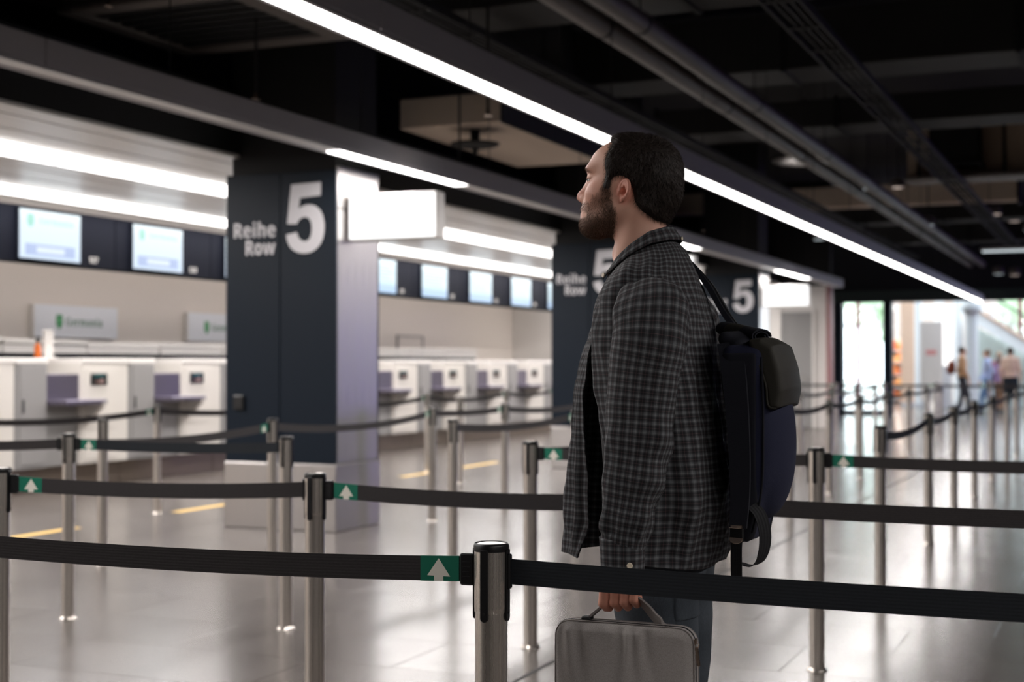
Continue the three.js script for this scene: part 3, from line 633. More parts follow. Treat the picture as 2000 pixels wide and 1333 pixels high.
{
  const [o] = beam('beige_beam', 'long beige beam crossing the ceiling behind the head of the man in the plaid shirt', 'beam', [0, 6.6, 0, .4, 0, .35], M.beige, undefined, [1.75, 4.3, 27]);
  part('hanger', box(.03, .09, .4, .9, .1, .16, .004), M.black, o); part('hanger', box(4.9, 4.96, .4, .9, .1, .16, .004), M.black, o);
  part('end_plate', box(-.05, 0, -.06, .46, -.03, .38, .006), M.black, o);
  const d = thing('ceiling_soffit', 'beige ceiling panel with a black round diffuser left of the long line light', 'ceiling panel', [5.55, 3.7, 12.6]);
  part('panel', box(0, 1.1, 0, .3, 0, 3.0, .01), M.beige, d); part('edge_trim', box(-.02, 0, -.01, .31, 0, 3, .006), M.duct, d); for (const t of [.4, 2.6]) part('hanger', rod(P(.6, .3, t), P(.6, 1.5, t), .012, 8), M.duct, d);
  const ds = thing('round_diffuser', 'black round diffuser hanging under the beige ceiling panel', 'diffuser', [5.98, 3.52, 12.95]);
  part('disc', new THREE.LatheGeometry([[0, 0], [.1, -.005], [.22, .018], [.25, .036], [.245, .046], [.1, .06], [0, .06]].map((p) => new THREE.Vector2(...p)), 40), M.black, ds);
  part('neck', rod(P(0, .05, 0), P(0, .18, 0), .05, 16), M.black, ds); part('sensor', new THREE.SphereGeometry(.03, 16, 10).scale(1, 1.5, 1).translate(0, -.03, 0), M.duct, ds);
  const w = thing('ceiling_soffit', 'tall beige wall piece in the dark ceiling, far right, with a black duct before it', 'ceiling panel', [1.12, 4.2, 22.6]);
  part('panel', box(0, 1.95, 0, 1.0, 0, .25, .01), std({ color: srgb(196, 174, 152), roughness: .9 }), w);
  for (const v of [.5, 1.3, 1.75]) part('rib', box(v, v + .05, 0, 1.0, -.05, 0, .004), M.duct, w);
  part('ledge', box(0, 1.95, -.06, .0, -.4, .25, .01), M.pipe, w);
  const b = thing('air_duct', 'black square duct in front of the beige wall piece in the far ceiling', 'duct', [1.95, 4.3, 21.9], 'black ducts under the ceiling');
  part('casing', box(0, .72, 0, .86, 0, .5, .02), M.black, b); part('flange', box(-.03, .75, .0, .05, -.03, .53, .005), M.black, b);
}
[[10.7, 4.3, .42, 'nearest black duct crossing under the ceiling'], [14.7, 4.42, .6, 'second black duct crossing under the ceiling'], [17.7, 4.3, .34, 'black duct crossing the ceiling before the round disc'], [28.95, 4.18, .4, 'black duct crossing the ceiling above the distant column'], [34.1, 4.18, .45, 'furthest black duct crossing before the lintel']].forEach(([t, y, h, label]) => {
  const o = thing('air_duct', label, 'duct', [-6, y, t], 'black ducts under the ceiling');
  for (let v = 0, k = 0; k < 5; v += 2.32, k++) { part('casing', box(v, v + 2.3, 0, h, 0, .8, .01), M.duct, o); part('flange', box(v + 2.27, v + 2.32, -.025, h + .025, -.025, .825, .004), M.black, o); }
});
for (const [v, y, t0, t1, label] of [[2.2, 4.05, 4, 37, 'cable tray right of the thick pipes'], [4.75, 4.0, 3, 37, 'cable tray between the two line lights']]) {
  const o = thing('cable_tray', label, 'cable tray', [v, y, t0], 'cable trays under the ceiling');
  part('side_rail', box(0, .02, 0, .07, 0, t1 - t0, .003), M.duct, o); part('side_rail', box(.28, .3, 0, .07, 0, t1 - t0, .003), M.duct, o);
  for (let t = .2; t < t1 - t0; t += .9) part('rung', box(.02, .28, 0, .015, t, t + .03, .003), M.duct, o);
  for (let k = 0; k < 3; k++) part('cable', tube([...Array(12)].map((_, i) => P(.08 + k * .07, .035 + .012 * Math.sin(i * 2 + k), (t1 - t0) * i / 11)), .017, 40, 6), M.black, o);
}
[[.2, 'first'], [.42, 'second'], [.66, 'third']].forEach(([dv, nm], k) => {
  const o = thing('hanging_cable', `${nm} bent black cable hanging beside the beige ceiling panel`, 'cable', [5.06 + dv * .4, 4.6, 13.2 + k * .35], 'bent cables by the beige ceiling panel');
  part('cable', tube([P(0, .6, 0), P(0, -.1, .05), P(.02, -.5, .25), P(.05, -.7, .8), P(.06, -.72, 1.6)], .026, 30, 8), M.black, o);
});
{
  const o = thing('ceiling_cassette', 'dark square ventilation cassette in the ceiling, upper left of the picture', 'ventilation unit', [5.6, 3.9, 8.2]);
  part('casing', box(0, 1.5, .04, .5, 0, 1.5, .02), M.pipe, o);
  for (const b of [box(-.04, .12, 0, .05, -.04, 1.54, .01), box(1.38, 1.54, 0, .05, -.04, 1.54, .01), box(.12, 1.38, 0, .05, -.04, .12, .01), box(.12, 1.38, 0, .05, 1.38, 1.54, .01)]) part('frame_bar', b, M.pipe, o);
  for (let k = 0; k < 8; k++) part('louvre', box(.14, 1.36, .015, .03, .18 + k * .15, .27 + k * .15, .004), M.black, o);
  part('hanger', rod(P(.75, .5, .75), P(.75, 1.3, .75), .01, 6), M.duct, o);
  const d = thing('round_diffuser', 'grey round ceiling disc cut by the top left picture edge', 'diffuser', [7.7, 4.2, 8.8]);
  part('disc', new THREE.LatheGeometry([[0, 0], [.25, .005], [.33, .03], [.34, .05], [0, .07]].map((p) => new THREE.Vector2(...p)), 40), M.pipe, d); part('neck', rod(P(0, .06, 0), P(0, 1, 0), .06, 14), M.black, d);
  const e = thing('round_diffuser', 'shiny round disc hanging in the dark ceiling right of the pipes', 'diffuser', [4.25, 4.26, 20.6]);
  part('disc', new THREE.LatheGeometry([[0, 0], [.3, .004], [.46, .03], [.47, .05], [0, .08]].map((p) => new THREE.Vector2(...p)), 44), M.steel, e); part('stem', rod(P(0, .07, 0), P(0, .96, 0), .03, 10), M.black, e);
}
[[6.2, 3.72, 7.6], [5.9, 3.3, 8.9], [6.1, 3.9, 10.6], [5.75, 3.02, 12.1], [4.6, 3.3, 10.2]].forEach(([v, y, t], k) => {
  const o = thing('sprinkler', `${words[k]} small sprinkler on a thin drop pipe from the left under the ceiling`, 'sprinkler', [v, y, t], 'sprinklers on drop pipes');
  part('drop_pipe', rod(P(0, .05, 0), P(0, ROOM.h - y, 0), .011, 10), M.duct, o);
  part('nozzle', new THREE.LatheGeometry([[0, 0], [.035, .003], [.035, .008], [.012, .014], [.014, .05], [0, .055]].map((p) => new THREE.Vector2(...p)), 18), M.chrome, o);
});
const spotMat = glow(new THREE.Color(.85, .95, 1), .9), spotWarm = glow(new THREE.Color(1, .8, .7), .8);
[[3.9, 4.26, 24, 0], [3.7, 4.5, 26, 1], [2.2, 4.15, 28, 1], [2.0, 4.2, 30, 1], [1.75, 4.05, 30.5, 0], [5.4, 3.75, 27.5, 0], [4.6, 3.5, 28, 1], [2.5, 3.3, 32.5, 0], [2.2, 3.3, 33, 1], [3.3, 3.9, 27, 0], [6.9, 3.75, 25, 1], [1.3, 3.4, 34, 1]].forEach(([v, y, t, warm], k) => {
  const o = thing('ceiling_spotlight', `${words[k]} small faint spotlight of the distant dark ceiling, ordered from the pipes outwards`, 'spotlight', [v, y, t], 'small faint spotlights in the far ceiling');
  part('housing', new THREE.LatheGeometry([[.1, 0], [.11, 0], [.11, .14], [.04, .17], [0, .17]].map((p) => new THREE.Vector2(...p)), 20), M.pipe, o);
  part('lens', new THREE.CylinderGeometry(.1, .1, .01, 20).translate(0, .006, 0), warm ? spotWarm : spotMat, o);
  part('stem', rod(P(0, .16, 0), P(0, ROOM.h - y, 0), .012, 8), M.black, o);
});
{
  const o = thing('tube_lamp', 'short pale tube lamp at the right edge of the far dark ceiling', 'ceiling light', [1.35, 3.3, 26]);
  part('housing', box(0, .95, .03, .08, 0, .06, .006), M.housing, o); part('tube', rod(P(.03, .02, .03), P(.92, .02, .03), .022, 12), spotMat, o);
  part('hanger', rod(P(.2, .08, .03), P(.2, 1.9, .03), .006, 6), M.duct, o); part('hanger', rod(P(.8, .08, .03), P(.8, 1.9, .03), .006, 6), M.duct, o);
}

// ---------------------------------------------------------------- the bright hall beyond the lintel
M.peach = std({ color: srgb(226, 192, 168), roughness: .6 });
M.pale = std({ color: srgb(236, 238, 240), roughness: .5 });
function roundColumn(v, t, r, label, cap) {
  const o = thing('round_column', label, 'column', [v, 0, t], 'white round columns in the far bright hall');
  part('shaft', new THREE.CylinderGeometry(r, r, ROOM.h2, 28).translate(0, ROOM.h2 / 2, 0), M.pale, o);
  part('base_ring', new THREE.CylinderGeometry(r * 1.12, r * 1.14, .12, 28).translate(0, .06, 0), M.housing, o);
  if (cap) part('collar', new THREE.LatheGeometry([[r, 2.8], [r * 1.4, 2.86], [r * 1.5, 2.95], [r * 1.5, 3.14], [r, 3.2]].map((p) => new THREE.Vector2(...p)), 28), M.pale, o, 'white ring collar');
}
roundColumn(6.0, 52, .16, 'white round column behind the pinkish board in the far hall');
roundColumn(4.84, 47, .16, 'white round column right of the glowing advert pillar in the far hall');
roundColumn(4.06, 43, .19, 'thickest white round column with a ring collar in the far hall', true);
{
  const o = thing('wood_pillar', 'peach coloured flat pillar beside the window in the far hall', 'pillar', [6.2, 0, 47]);
  part('cladding', box(0, .42, 0, ROOM.h2, 0, .4, .01), M.peach, o); part('skirting', box(-.01, .43, 0, .1, -.01, .41, .004), M.housing, o);
  const w = thing('white_pillar', 'slim white flat pillar right next to the peach coloured one', 'pillar', [5.88, 0, 46.2]);
  part('cladding', box(0, .2, 0, ROOM.h2, 0, .3, .01), M.pale, w); part('skirting', box(-.01, .21, 0, .1, -.01, .31, .004), M.housing, w);
  const b = thing('information_board', 'pinkish information board with a red mark in the far hall', 'board', [4.98, 0, 44]);
  part('board', box(0, .66, .25, 2.63, 0, .08, .01), std({ color: srgb(226, 214, 208), roughness: .6 }), b);
  part('red_mark', box(.18, .48, 1.62, 1.78, -.006, 0, .003), std({ color: srgb(222, 150, 146), roughness: .6 }), b, 'blurred red mark');
  part('foot', box(.05, .15, 0, .26, -.1, .18, .006), M.housing, b); part('foot', box(.5, .6, 0, .26, -.1, .18, .006), M.housing, b);
  const l = thing('advert_pillar', 'narrow glowing white advert pillar in the far hall', 'sign', [4.84, 0, 45]);
  part('foot', box(0, .26, 0, 1.3, 0, .2, .01), M.housing, l); part('light_face', box(.0, .26, 1.3, 2.75, -.01, .2, .02), M.signGlow, l); part('cap', box(-.01, .27, 2.75, 2.8, -.015, .21, .006), M.pale, l);
  const sh = thing('goods_shelf', 'shop shelf filled with orange goods at the edge of the far hall', 'shelf', [6.98, 0, 50]);
  part('side', box(-.03, 0, 0, 2.2, 0, .4, .004), M.pale, sh); part('side', box(.6, .63, 0, 2.2, 0, .4, .004), M.pale, sh); part('back', box(0, .6, 0, 2.2, .38, .4, .002), M.peach, sh);
  const tones = [srgb(226, 132, 70), srgb(238, 170, 110), srgb(190, 96, 60), srgb(232, 150, 96)].map((c) => std({ color: c, roughness: .6 }));
  for (let r = 0; r < 5; r++) {
    part('shelf_board', box(0, .6, .12 + r * .42, .145 + r * .42, 0, .38, .003), M.pale, sh);
    for (let k = 0; k < 3; k++) { const q = thing('orange_carton', `orange carton in the far shop shelf, ${words[r]} board from the floor, ${words[k]} from the right`, 'carton', [6.99 + k * .195, .146 + r * .42, 50.02], 'orange cartons in the shop shelf'); part('box', box(0, .18, 0, .22 + .1 * ((r + k) % 2), 0, .25, .006), tones[(r + k * 2) % 4], q); part('flap', box(.02, .16, .22 + .1 * ((r + k) % 2), .224 + .1 * ((r + k) % 2), .02, .23, .001), tones[(r + k + 1) % 4], q); }
  }
  [[7.2, 3.25], [7.19, 2.6]].forEach(([v, y], k) => { const p = thing('globe_lamp', k ?  'lower round white lamp beside the window of the far hall' : 'upper round white lamp beside the window of the far hall', 'lamp', [v, y, 49.2 - k * .5], 'round lamps of the far shop'); part('globe', new THREE.SphereGeometry(.12, 20, 14), glow(new THREE.Color(1, .95, .88), LAMP.far[1] * .6), p); part('cord', rod(P(0, .11, 0), P(0, ROOM.h2 - y + .25, 0), .008, 6), M.housing, p); const q = new THREE.PointLight(new THREE.Color(1, .93, .85), 6); q.position.copy(P(v, y, 49.2 - k * .5)); q.name = 'globe_light'; scene.add(q); });
  struct('wall_shop', box(4.3, 8.4, 0, ROOM.h2, 55, 55.3, 0), std({ color: srgb(232, 214, 204), roughness: .8 }));
}
// escalator that climbs to the left
{
  const o = thing('escalator', 'escalator with glass sides sloping down to the right in the far hall', 'escalator', [2.85, 0, 46]);
  const X = (v) => -(v - 2.85), A = [4.35, 3.1], B = [-.2, .05];
  const along = (dy, th, t0, t1) => slab([[X(A[0]), A[1] + dy], [X(A[0]), A[1] + dy + th], [X(B[0]), B[1] + dy + th], [X(B[0]), B[1] + dy]], t1 - t0).translate(0, 0, -t1);
  part('truss', along(-.42, .42, .06, 1.2), M.pale, o, 'white side cladding');
  part('skirt', along(0, .1, .0, .06), M.peach, o); part('skirt', along(0, .1, 1.2, 1.26), M.peach, o);
  for (const t of [.03, 1.22]) part('glass_side', along(.1, .62, t, t + .012), M.glass, o, 'glass balustrade');
  for (const t of [0, 1.19]) part('handrail', along(.72, .06, t, t + .07), M.plastic, o, 'dark handrail');
  for (let k = 0; k < 15; k++) { const v = lerp(B[0], A[0], (k + .5) / 15), y = lerp(B[1], A[1], (k + .5) / 15); part('step', box(v - 2.85 - .16, v - 2.85 + .16, y - .08, y + .1, .07, 1.18, .006), M.housing, o); }
  struct('wall_escalator', slab([[-4.35, 0], [-4.35, 2.55], [.2, 0]], .2).translate(0, 0, -47.6), std({ color: srgb(220, 232, 228), roughness: .6 }));
}
// trees outside the far facade
function tree(v, t, h, label) {
  const o = thing('tree', label, 'tree', [v, -.1, t], 'trees outside the far windows');
  part('trunk', [rod(P(0, 0, 0), P(.1, h * .5, 0), .14, 10, .1), rod(P(.1, h * .48, 0), P(-.5, h * .75, .2), .07, 8, .04), rod(P(.1, h * .45, 0), P(.7, h * .72, -.2), .07, 8, .04)], std({ color: srgb(92, 78, 64), roughness: .9 }), o);
  const leaf = new THREE.PlaneGeometry(.34, .2), n = 1500, im = new THREE.InstancedMesh(leaf, new THREE.MeshPhysicalMaterial({ color: srgb(206, 222, 198), roughness: .9, transmission: .35, thickness: 0, side: THREE.DoubleSide }), n), e = new THREE.Object3D();
  for (let i = 0; i < n; i++) { const a = rnd() * 6.283, b = Math.acos(2 * rnd() - 1), r = Math.cbrt(rnd()) * (1 + .25 * Math.sin(a * 3)); e.position.set(r * h * .34 * Math.sin(b) * Math.cos(a), h * .72 + r * h * .3 * Math.cos(b), r * h * .34 * Math.sin(b) * Math.sin(a)); e.rotation.set(rnd() * 6, rnd() * 6, rnd() * 6); e.updateMatrix(); im.setMatrixAt(i, e.matrix); }
  im.name = 'foliage'; im.userData.kind = 'stuff'; im.castShadow = true; o.add(im);
}
tree(10.6, 74, 6.5, 'green tree outside the bright window between the dark posts, left one'); tree(12.2, 82, 8, 'green tree outside the bright window between the dark posts, right one'); tree(6.0, 86, 7, 'green tree outside behind the far hall columns');

// travellers far away
function traveller(label, [v, t], turn, s, c, stride, hairLen, extra) {
  const o = thing('person', label, 'person', [v, 0, t], undefined); o.rotation.y = turn;
  const st = stride, J = { hip: [.09, .92, 0], kneeL: [.1, .5, .06 + st * .5], ankL: [.1, .075, st], kneeR: [-.1, .5, .04 - st * .3], ankR: [-.1, .075, -st * .9], sh: [.175, 1.43, 0], elL: [.235, 1.15, -.04 - st * .4], wrL: [.225, .92, .06 - st * .5], elR: [-.235, 1.15, -.02 + st * .4], wrR: [-.225, .92, .08 + st * .5] };
  const C = (p, a, ra, b, rb) => cone(p[0], p[1], p[2], ...a, ra, ...b, rb), R = (p) => [-p[0], p[1], p[2]];
  const arm = (p, g) => Math.min(smin(C(p, J.sh, .05 + g, J.elL, .04 + g), C(p, J.elL, .04 + g, J.wrL, .028 + g), .02), smin(C(p, R(J.sh), .05 + g, J.elR, .04 + g), C(p, J.elR, .04 + g, J.wrR, .028 + g), .02));
  const legs = (p, g) => smin(smin(C(p, J.hip, .082 + g, J.kneeL, .055 + g), C(p, J.kneeL, .055 + g, J.ankL, .037 + g), .02), smin(C(p, R(J.hip), .082 + g, J.kneeR, .055 + g), C(p, J.kneeR, .055 + g, J.ankR, .037 + g), .02), .04);
  const trunk = (p, g) => smin(ell(...p, 0, 1.25, 0, .17 + g, .27 + g, .105 + g), ell(...p, 0, .97, 0, .155 + g, .13 + g, .11 + g), .08);
  const hand = (p) => { let d = 9; for (const w of [J.wrL, J.wrR]) { d = Math.min(d, C(p, w, .028, [w[0], w[1] - .09, w[2] + .02], .026)); for (let k = 0; k < 4; k++) d = smin(d, C(p, [w[0], w[1] - .09, w[2] - .02 + k * .017], .009, [w[0] * .94, w[1] - .16, w[2] - .01 + k * .017], .008), .008); } return d; };
  const skin = (x, y, z) => { const p = [x, y, z]; let d = smin(ell(x, y, z, 0, 1.64, .01, .075, .1, .093), ell(x, y, z, 0, 1.58, .035, .055, .065, .06), .03); d = smin(d, cone(x, y, z, 0, 1.62, .1, .012, 0, 1.6, .115, .013), .012); d = smin(d, cone(x, y, z, 0, 1.56, 0, .052, 0, 1.44, -.01, .06), .03); for (const q of [-1, 1]) d = smin(d, ell(x, y, z, q * .078, 1.61, 0, .012, .03, .02), .008); d = smin(d, trunk(p, -.02), .05); d = smin(d, arm(p, -.008), .03); d = smin(d, legs(p, -.012), .03); d = smin(d, hand(p), .012); for (const a of [J.ankL, J.ankR]) d = smin(d, cone(x, y, z, a[0], .04, a[2] - .03, .03, a[0] * 1.1, .035, a[2] + .14, .025), .03); return d; };
  const ext = [.34, 1.78, .34 + Math.abs(st)];
  const mk = (name, f, y0, y1, mat, cell = .02, lab) => { const m = part(name, iso(f, [-ext[0], y0, -ext[2]], [ext[0], y1, ext[2]], cell), mat, o, lab); m.scale.setScalar(s); return m; };
  mk('body', skin, -.01, 1.78, std({ color: c.skin, roughness: .6 }), .018);
  mk('top', (x, y, z) => { const p = [x, y, z]; return Math.max(smin(smin(trunk(p, .012), arm(p, c.short ? .012 : .008), .04), ell(x, y, z, 0, 1.44, -.01, .17, .045, .08), .06), (c.hem ?? .88) - y, c.short ? smax(1.2 - y - (Math.abs(x) > .2 ? 0 : 9), -9, .01) : -9); }, .7, 1.55, std({ color: c.top, roughness: .85 }), .018);
  if (c.skirt) mk('skirt', (x, y, z) => smax(ell(x, y, z, 0, .75, 0, .2, .5, .17), Math.max(y - .98, .5 - y), .02), .45, 1.02, std({ color: c.bottom, roughness: .9 }));
  else mk('trousers', (x, y, z) => Math.max(smin(legs([x, y, z], .012), ell(x, y, z, 0, .95, 0, .165, .12, .12), .05), y - .98, .1 - y), .05, 1.02, std({ color: c.bottom, roughness: .9 }));
  mk('hair', (x, y, z) => smax(smin(ell(x, y, z, 0, 1.655, -.005, .084, .105, .098), hairLen ? ell(x, y, z, 0, 1.56, -.055, .07, .13, .045) : 9, .03), z - .045 - (y - 1.62) * .5, .02), 1.35, 1.78, std({ color: c.hair, roughness: .7 }), .014);
  for (const a of [J.ankL, J.ankR]) part('shoe', iso((x, y, z) => smax(smin(cone(x, y, z, a[0], .045, a[2] - .04, .042, a[0] * 1.1, .035, a[2] + .15, .034), cone(x, y, z, a[0], .05, a[2], .042, a[0], .09, a[2], .044), .02), -y, .005), [a[0] - .1, -.01, a[2] - .12], [a[0] + .1, .13, a[2] + .23], .014), std({ color: c.shoe ?? srgb(40, 40, 44), roughness: .7 }), o).scale.setScalar(s);
  if (extra) extra(o, s);
}
const SK = srgb(222, 178, 154), BR = srgb(66, 48, 40);
traveller('person in a tan top with a brown bag walking in the far hall', [4.02, 40], 1.7, 1.04, { skin: SK, hair: BR, top: srgb(196, 150, 112), bottom: srgb(52, 52, 58) }, .14, false, null);
{ const b = thing('rucksack', 'brown rucksack on the back of the far person in the tan top', 'bag', [4.3, 1.1, 40.03]); part('sack', iso((x, y, z) => smin(ell(x, y, z, 0, .16, 0, .11, .2, .16), ell(x, y, z, -.07, .08, 0, .07, .09, .12), .04), [-.2, -.1, -.2], [.2, .4, .2], .02), std({ color: srgb(132, 66, 48), roughness: .8 }), b); part('strap', tube([P(-.03, .3, .08), P(-.16, .36, .09), P(-.3, .28, .1), P(-.3, .05, .1), P(-.1, 0, .09)], .015, 20, 6), M.web, b); }
traveller('person in a pale blue shirt and jeans walking in the far hall', [3.42, 40.5], -1.4, 1.0, { skin: SK, hair: srgb(120, 96, 80), top: srgb(176, 192, 232), bottom: srgb(104, 134, 178) }, .17, false, null);
traveller('woman in a peach top and a dark skirt standing in the far hall', [2.79, 40], 3.0, 1.03, { skin: SK, hair: BR, top: srgb(240, 206, 188), bottom: srgb(24, 30, 40), skirt: true }, .03, false, null);
traveller('shorter person in a purple top left of the woman with the dark skirt', [3.14, 41.2], 2.6, .9, { skin: SK, hair: srgb(90, 70, 60), top: srgb(150, 120, 160), bottom: srgb(150, 116, 92) }, .05, true, null);
traveller('person in a dark red top half hidden beside the pale blue shirt', [3.3, 43], 3.1, .97, { skin: SK, hair: srgb(170, 130, 100), top: srgb(160, 96, 110), bottom: srgb(84, 76, 90) }, .05, true, null);

// ---------------------------------------------------------------- the man in the plaid shirt
// his own axes: x = to his left (towards the camera), y = up, z = the way he faces
const MAN = P(.9527, 0, 3.05), MAN_TURN = -Math.PI / 2;
const plaid = tex(512, 512, (u, v, i, j) => {
  // 36 mm repeat: two soft grey bands with hairlines of white and maroon, both ways
  const band = (k, s) => { k *= 2; const h = Math.floor(k + .25), f = k + .25 - h, b = sstep(-.02, .2, f) * (1 - sstep(.4, .64, f)); const l = Math.exp(-(((f - .27) / .022) ** 2)), e = Math.exp(-(((f - .80) / .02) ** 2)); return [b, (h + s) % 2 ? l : l * .7, e]; };
  const a = band(u, 0), b = band(v, 1), twill = ((i + j) >> 2) % 2, n = .86 + .28 * hash(i >> 1, j >> 1, 5);
  const c = (q) => [27 + 66 * q[0] + 66 * q[1] + 84 * q[2], 26 + 70 * q[0] + 62 * q[1] + 50 * q[2], 29 + 70 * q[0] + 58 * q[1] + 50 * q[2]];
  const A = c(a), B = c(b), w = twill ? .62 : .38;
  return [0, 1, 2].map((k) => (A[k] * w + B[k] * (1 - w)) * n);
}, true, [1 / .036, 1 / .036]);
const clothBump = tex(128, 128, (u, v, i, j) => .5 + .22 * Math.cos(u * 6.283 * 32) * Math.cos(v * 6.283 * 32) + .3 * (wrapN(u, v, 24, 24, 41) - .5), false, [1 / .03, 1 / .03]);
const melange = tex(256, 256, (u, v) => { const k = wrapN(u, v, 64, 128, 51) * .5 + wrapN(u, v, 128, 256, 52) * .5; return [130 + 64 * k, 125 + 62 * k, 122 + 61 * k]; }, true, [1 / .06, 1 / .06]);
const denim = tex(256, 256, (u, v, i, j) => { const k = wrapN(u, v, 128, 24, 61) * .5 + wrapN(u, v, 256, 128, 62) * .5, d = ((i + j) % 4 < 2 ? 8 : 0), p = wrapN(u, v, 3, 2, 63) * 16; return [34 + 20 * k + d + p, 40 + 21 * k + d + p, 47 + 22 * k + d + p]; }, true, [1 / .12, 1 / .12]);
const skinBump = tex(256, 256, (u, v) => wrapN(u, v, 90, 90, 71) * .6 + wrapN(u, v, 180, 180, 72) * .4, false, [1 / .05, 1 / .05]);
M.shirt = std({ map: plaid, bumpMap: clothBump, bumpScale: .0005, roughness: .92, side: THREE.DoubleSide });
M.denim = std({ map: denim, bumpMap: clothBump, bumpScale: .0006, roughness: .9 });
M.skin = new THREE.MeshPhysicalMaterial({ color: 0xffffff, vertexColors: true, roughness: .5, bumpMap: skinBump, bumpScale: .0004 });
M.hair = std({ color: srgb(50, 40, 35), roughness: .62 });
M.strand = std({ color: srgb(58, 47, 41), roughness: .55, side: THREE.DoubleSide });
M.beardStrand = std({ color: srgb(104, 76, 56), roughness: .6, side: THREE.DoubleSide });
M.tee = std({ color: srgb(26, 26, 29), roughness: .95 });
M.button = std({ color: srgb(226, 212, 190), roughness: .3 });
M.navy = std({ color: srgb(21, 25, 52), bumpMap: clothBump, bumpScale: .0007, roughness: .9 });
M.navyDark = std({ color: srgb(12, 14, 27), bumpMap: clothBump, bumpScale: .0006, roughness: .9 });
M.olive = std({ color: srgb(38, 35, 27), bumpMap: clothBump, bumpScale: .0004, roughness: .7 });
M.strapMat = std({ color: srgb(13, 14, 19), bumpMap: webBump, bumpScale: .0005, roughness: .8 });
M.melange = std({ map: melange, bumpMap: clothBump, bumpScale: .0005, roughness: .95 });
M.melangeDark = std({ map: melange, color: new THREE.Color(.72, .7, .7), bumpMap: clothBump, bumpScale: .0005, roughness: .95 });

const man = new THREE.Group(); man.name = numbered('person'); man.position.copy(MAN); man.rotation.y = MAN_TURN; scene.add(man);
man.userData = { label: 'bearded man in profile wearing an open dark plaid shirt and jeans', category: 'person' };

// ---- head and neck
const headCore = (x, y, z) => {
  const ax = Math.abs(x);
  let d = ell(x, y, z, 0, 1.766, .0525, .0735, .0865, .0925);
  d = smin(d, ell(x, y, z, 0, 1.725, .044, .063, .07, .0735), .025);
  d = smin(d, ell(x, y, z, 0, 1.795, .1, .063, .05, .062), .035);
  d = smin(d, ell(x, y, z, 0, 1.715, .108, .0615, .07, .066), .03);
  d = smin(d, cone(ax, y, z, .055, 1.69, .077, .019, .018, 1.6575, .158, .02), .035);
  d = smin(d, ell(x, y, z, 0, 1.664, .152, .03, .023, .033), .02);
  d = smin(d, ell(ax, y, z, .05, 1.727, .122, .026, .02, .034), .03);
  d = smin(d, ell(x, y, z, 0, 1.694, .15, .036, .03, .033), .022);
  // neck and throat
  d = smin(d, cone(x, y, z, 0, 1.66, .048, .057, 0, 1.53, .034, .064), .03);
  d = smin(d, cone(ax, y, z, .052, 1.70, .03, .016, .02, 1.55, .088, .015), .02);
  d = smin(d, ell(x, y, z, 0, 1.594, .098, .014, .018, .013), .02);
  return d;
};
const helixPts = []; const EAR = { c: [.081, 1.729, .060] };
{ // rim of the ear in a plane that opens to the back
  const b = [.45, 0, -.893], u = [.02, .975, -.17];
  const at = (a, rx, ry) => [0, 1, 2].map((k) => EAR.c[k] + b[k] * Math.cos(a) * rx + u[k] * Math.sin(a) * ry + b[k] * .004);
  for (let i = 0; i <= 14; i++) { const a = Math.PI * 1.08 - i * (Math.PI * 1.5 / 14), w = a < -.1 ? 1 - .22 * (-a - .1) : 1; helixPts.push(at(a, .0152 * w, .0215)); }
  EAR.anti = []; for (let i = 0; i <= 7; i++) EAR.anti.push(at(Math.PI * .62 - i * .27, .0084, .0135));
  EAR.lobe = at(-Math.PI * .55, .005, .0205); EAR.tragus = at(Math.PI * 1.05, .011, .010); EAR.concha = at(Math.PI * 1.1, .0035, .006); EAR.b = b; EAR.u = u;
  EAR.fossa = at(Math.PI * .5, .004, .016);
}
const earSdf = (x, y, z) => {
  const [cx, cy, cz] = EAR.c, px = x - cx, py = y - cy, pz = z - cz;
  if (px * px + py * py + pz * pz > .0020) return Math.sqrt(px * px + py * py + pz * pz) - .032;
  const { b, u } = EAR, n = [u[1] * b[2] - u[2] * b[1], u[2] * b[0] - u[0] * b[2], u[0] * b[1] - u[1] * b[0]];
  const pb = px * b[0] + py * b[1] + pz * b[2] - .004, pu = px * u[0] + py * u[1] + pz * u[2], pn = -(px * n[0] + py * n[1] + pz * n[2]);
  let d = ell(pb, pu, pn, -.001, .001, -.004, .0142, .0205, .0046);
  d = smin(d, ell(pb, pu, pn, -.006, 0, -.010, .011, .016, .012), .008);
  d = smax(d, -ell(pb, pu, pn, -.003, -.003, .002, .0076, .0082, .0105), .003);
  d = smax(d, -ell(pb, pu, pn, .0035, .008, .003, .005, .0105, .006), .003);
  for (let i = 0; i + 1 < helixPts.length; i++) d = smin(d, cone(x, y, z, ...helixPts[i], .0036, ...helixPts[i + 1], .0036), .003);
  for (let i = 0; i + 1 < EAR.anti.length; i++) d = smin(d, cone(x, y, z, ...EAR.anti[i], .0026, ...EAR.anti[i + 1], .0026), .004);
  d = smin(d, Math.hypot(x - EAR.lobe[0], y - EAR.lobe[1], z - EAR.lobe[2]) - .0062, .006);
  d = smin(d, Math.hypot(x - EAR.tragus[0], y - EAR.tragus[1], z - EAR.tragus[2]) - .0042, .004);
  d = smax(d, -ell(pb, pu, pn, -.0075, -.006, .001, .0035, .0045, .006), .002);
  return d;
};
const EYE = [.034, 1.7625, .1465];
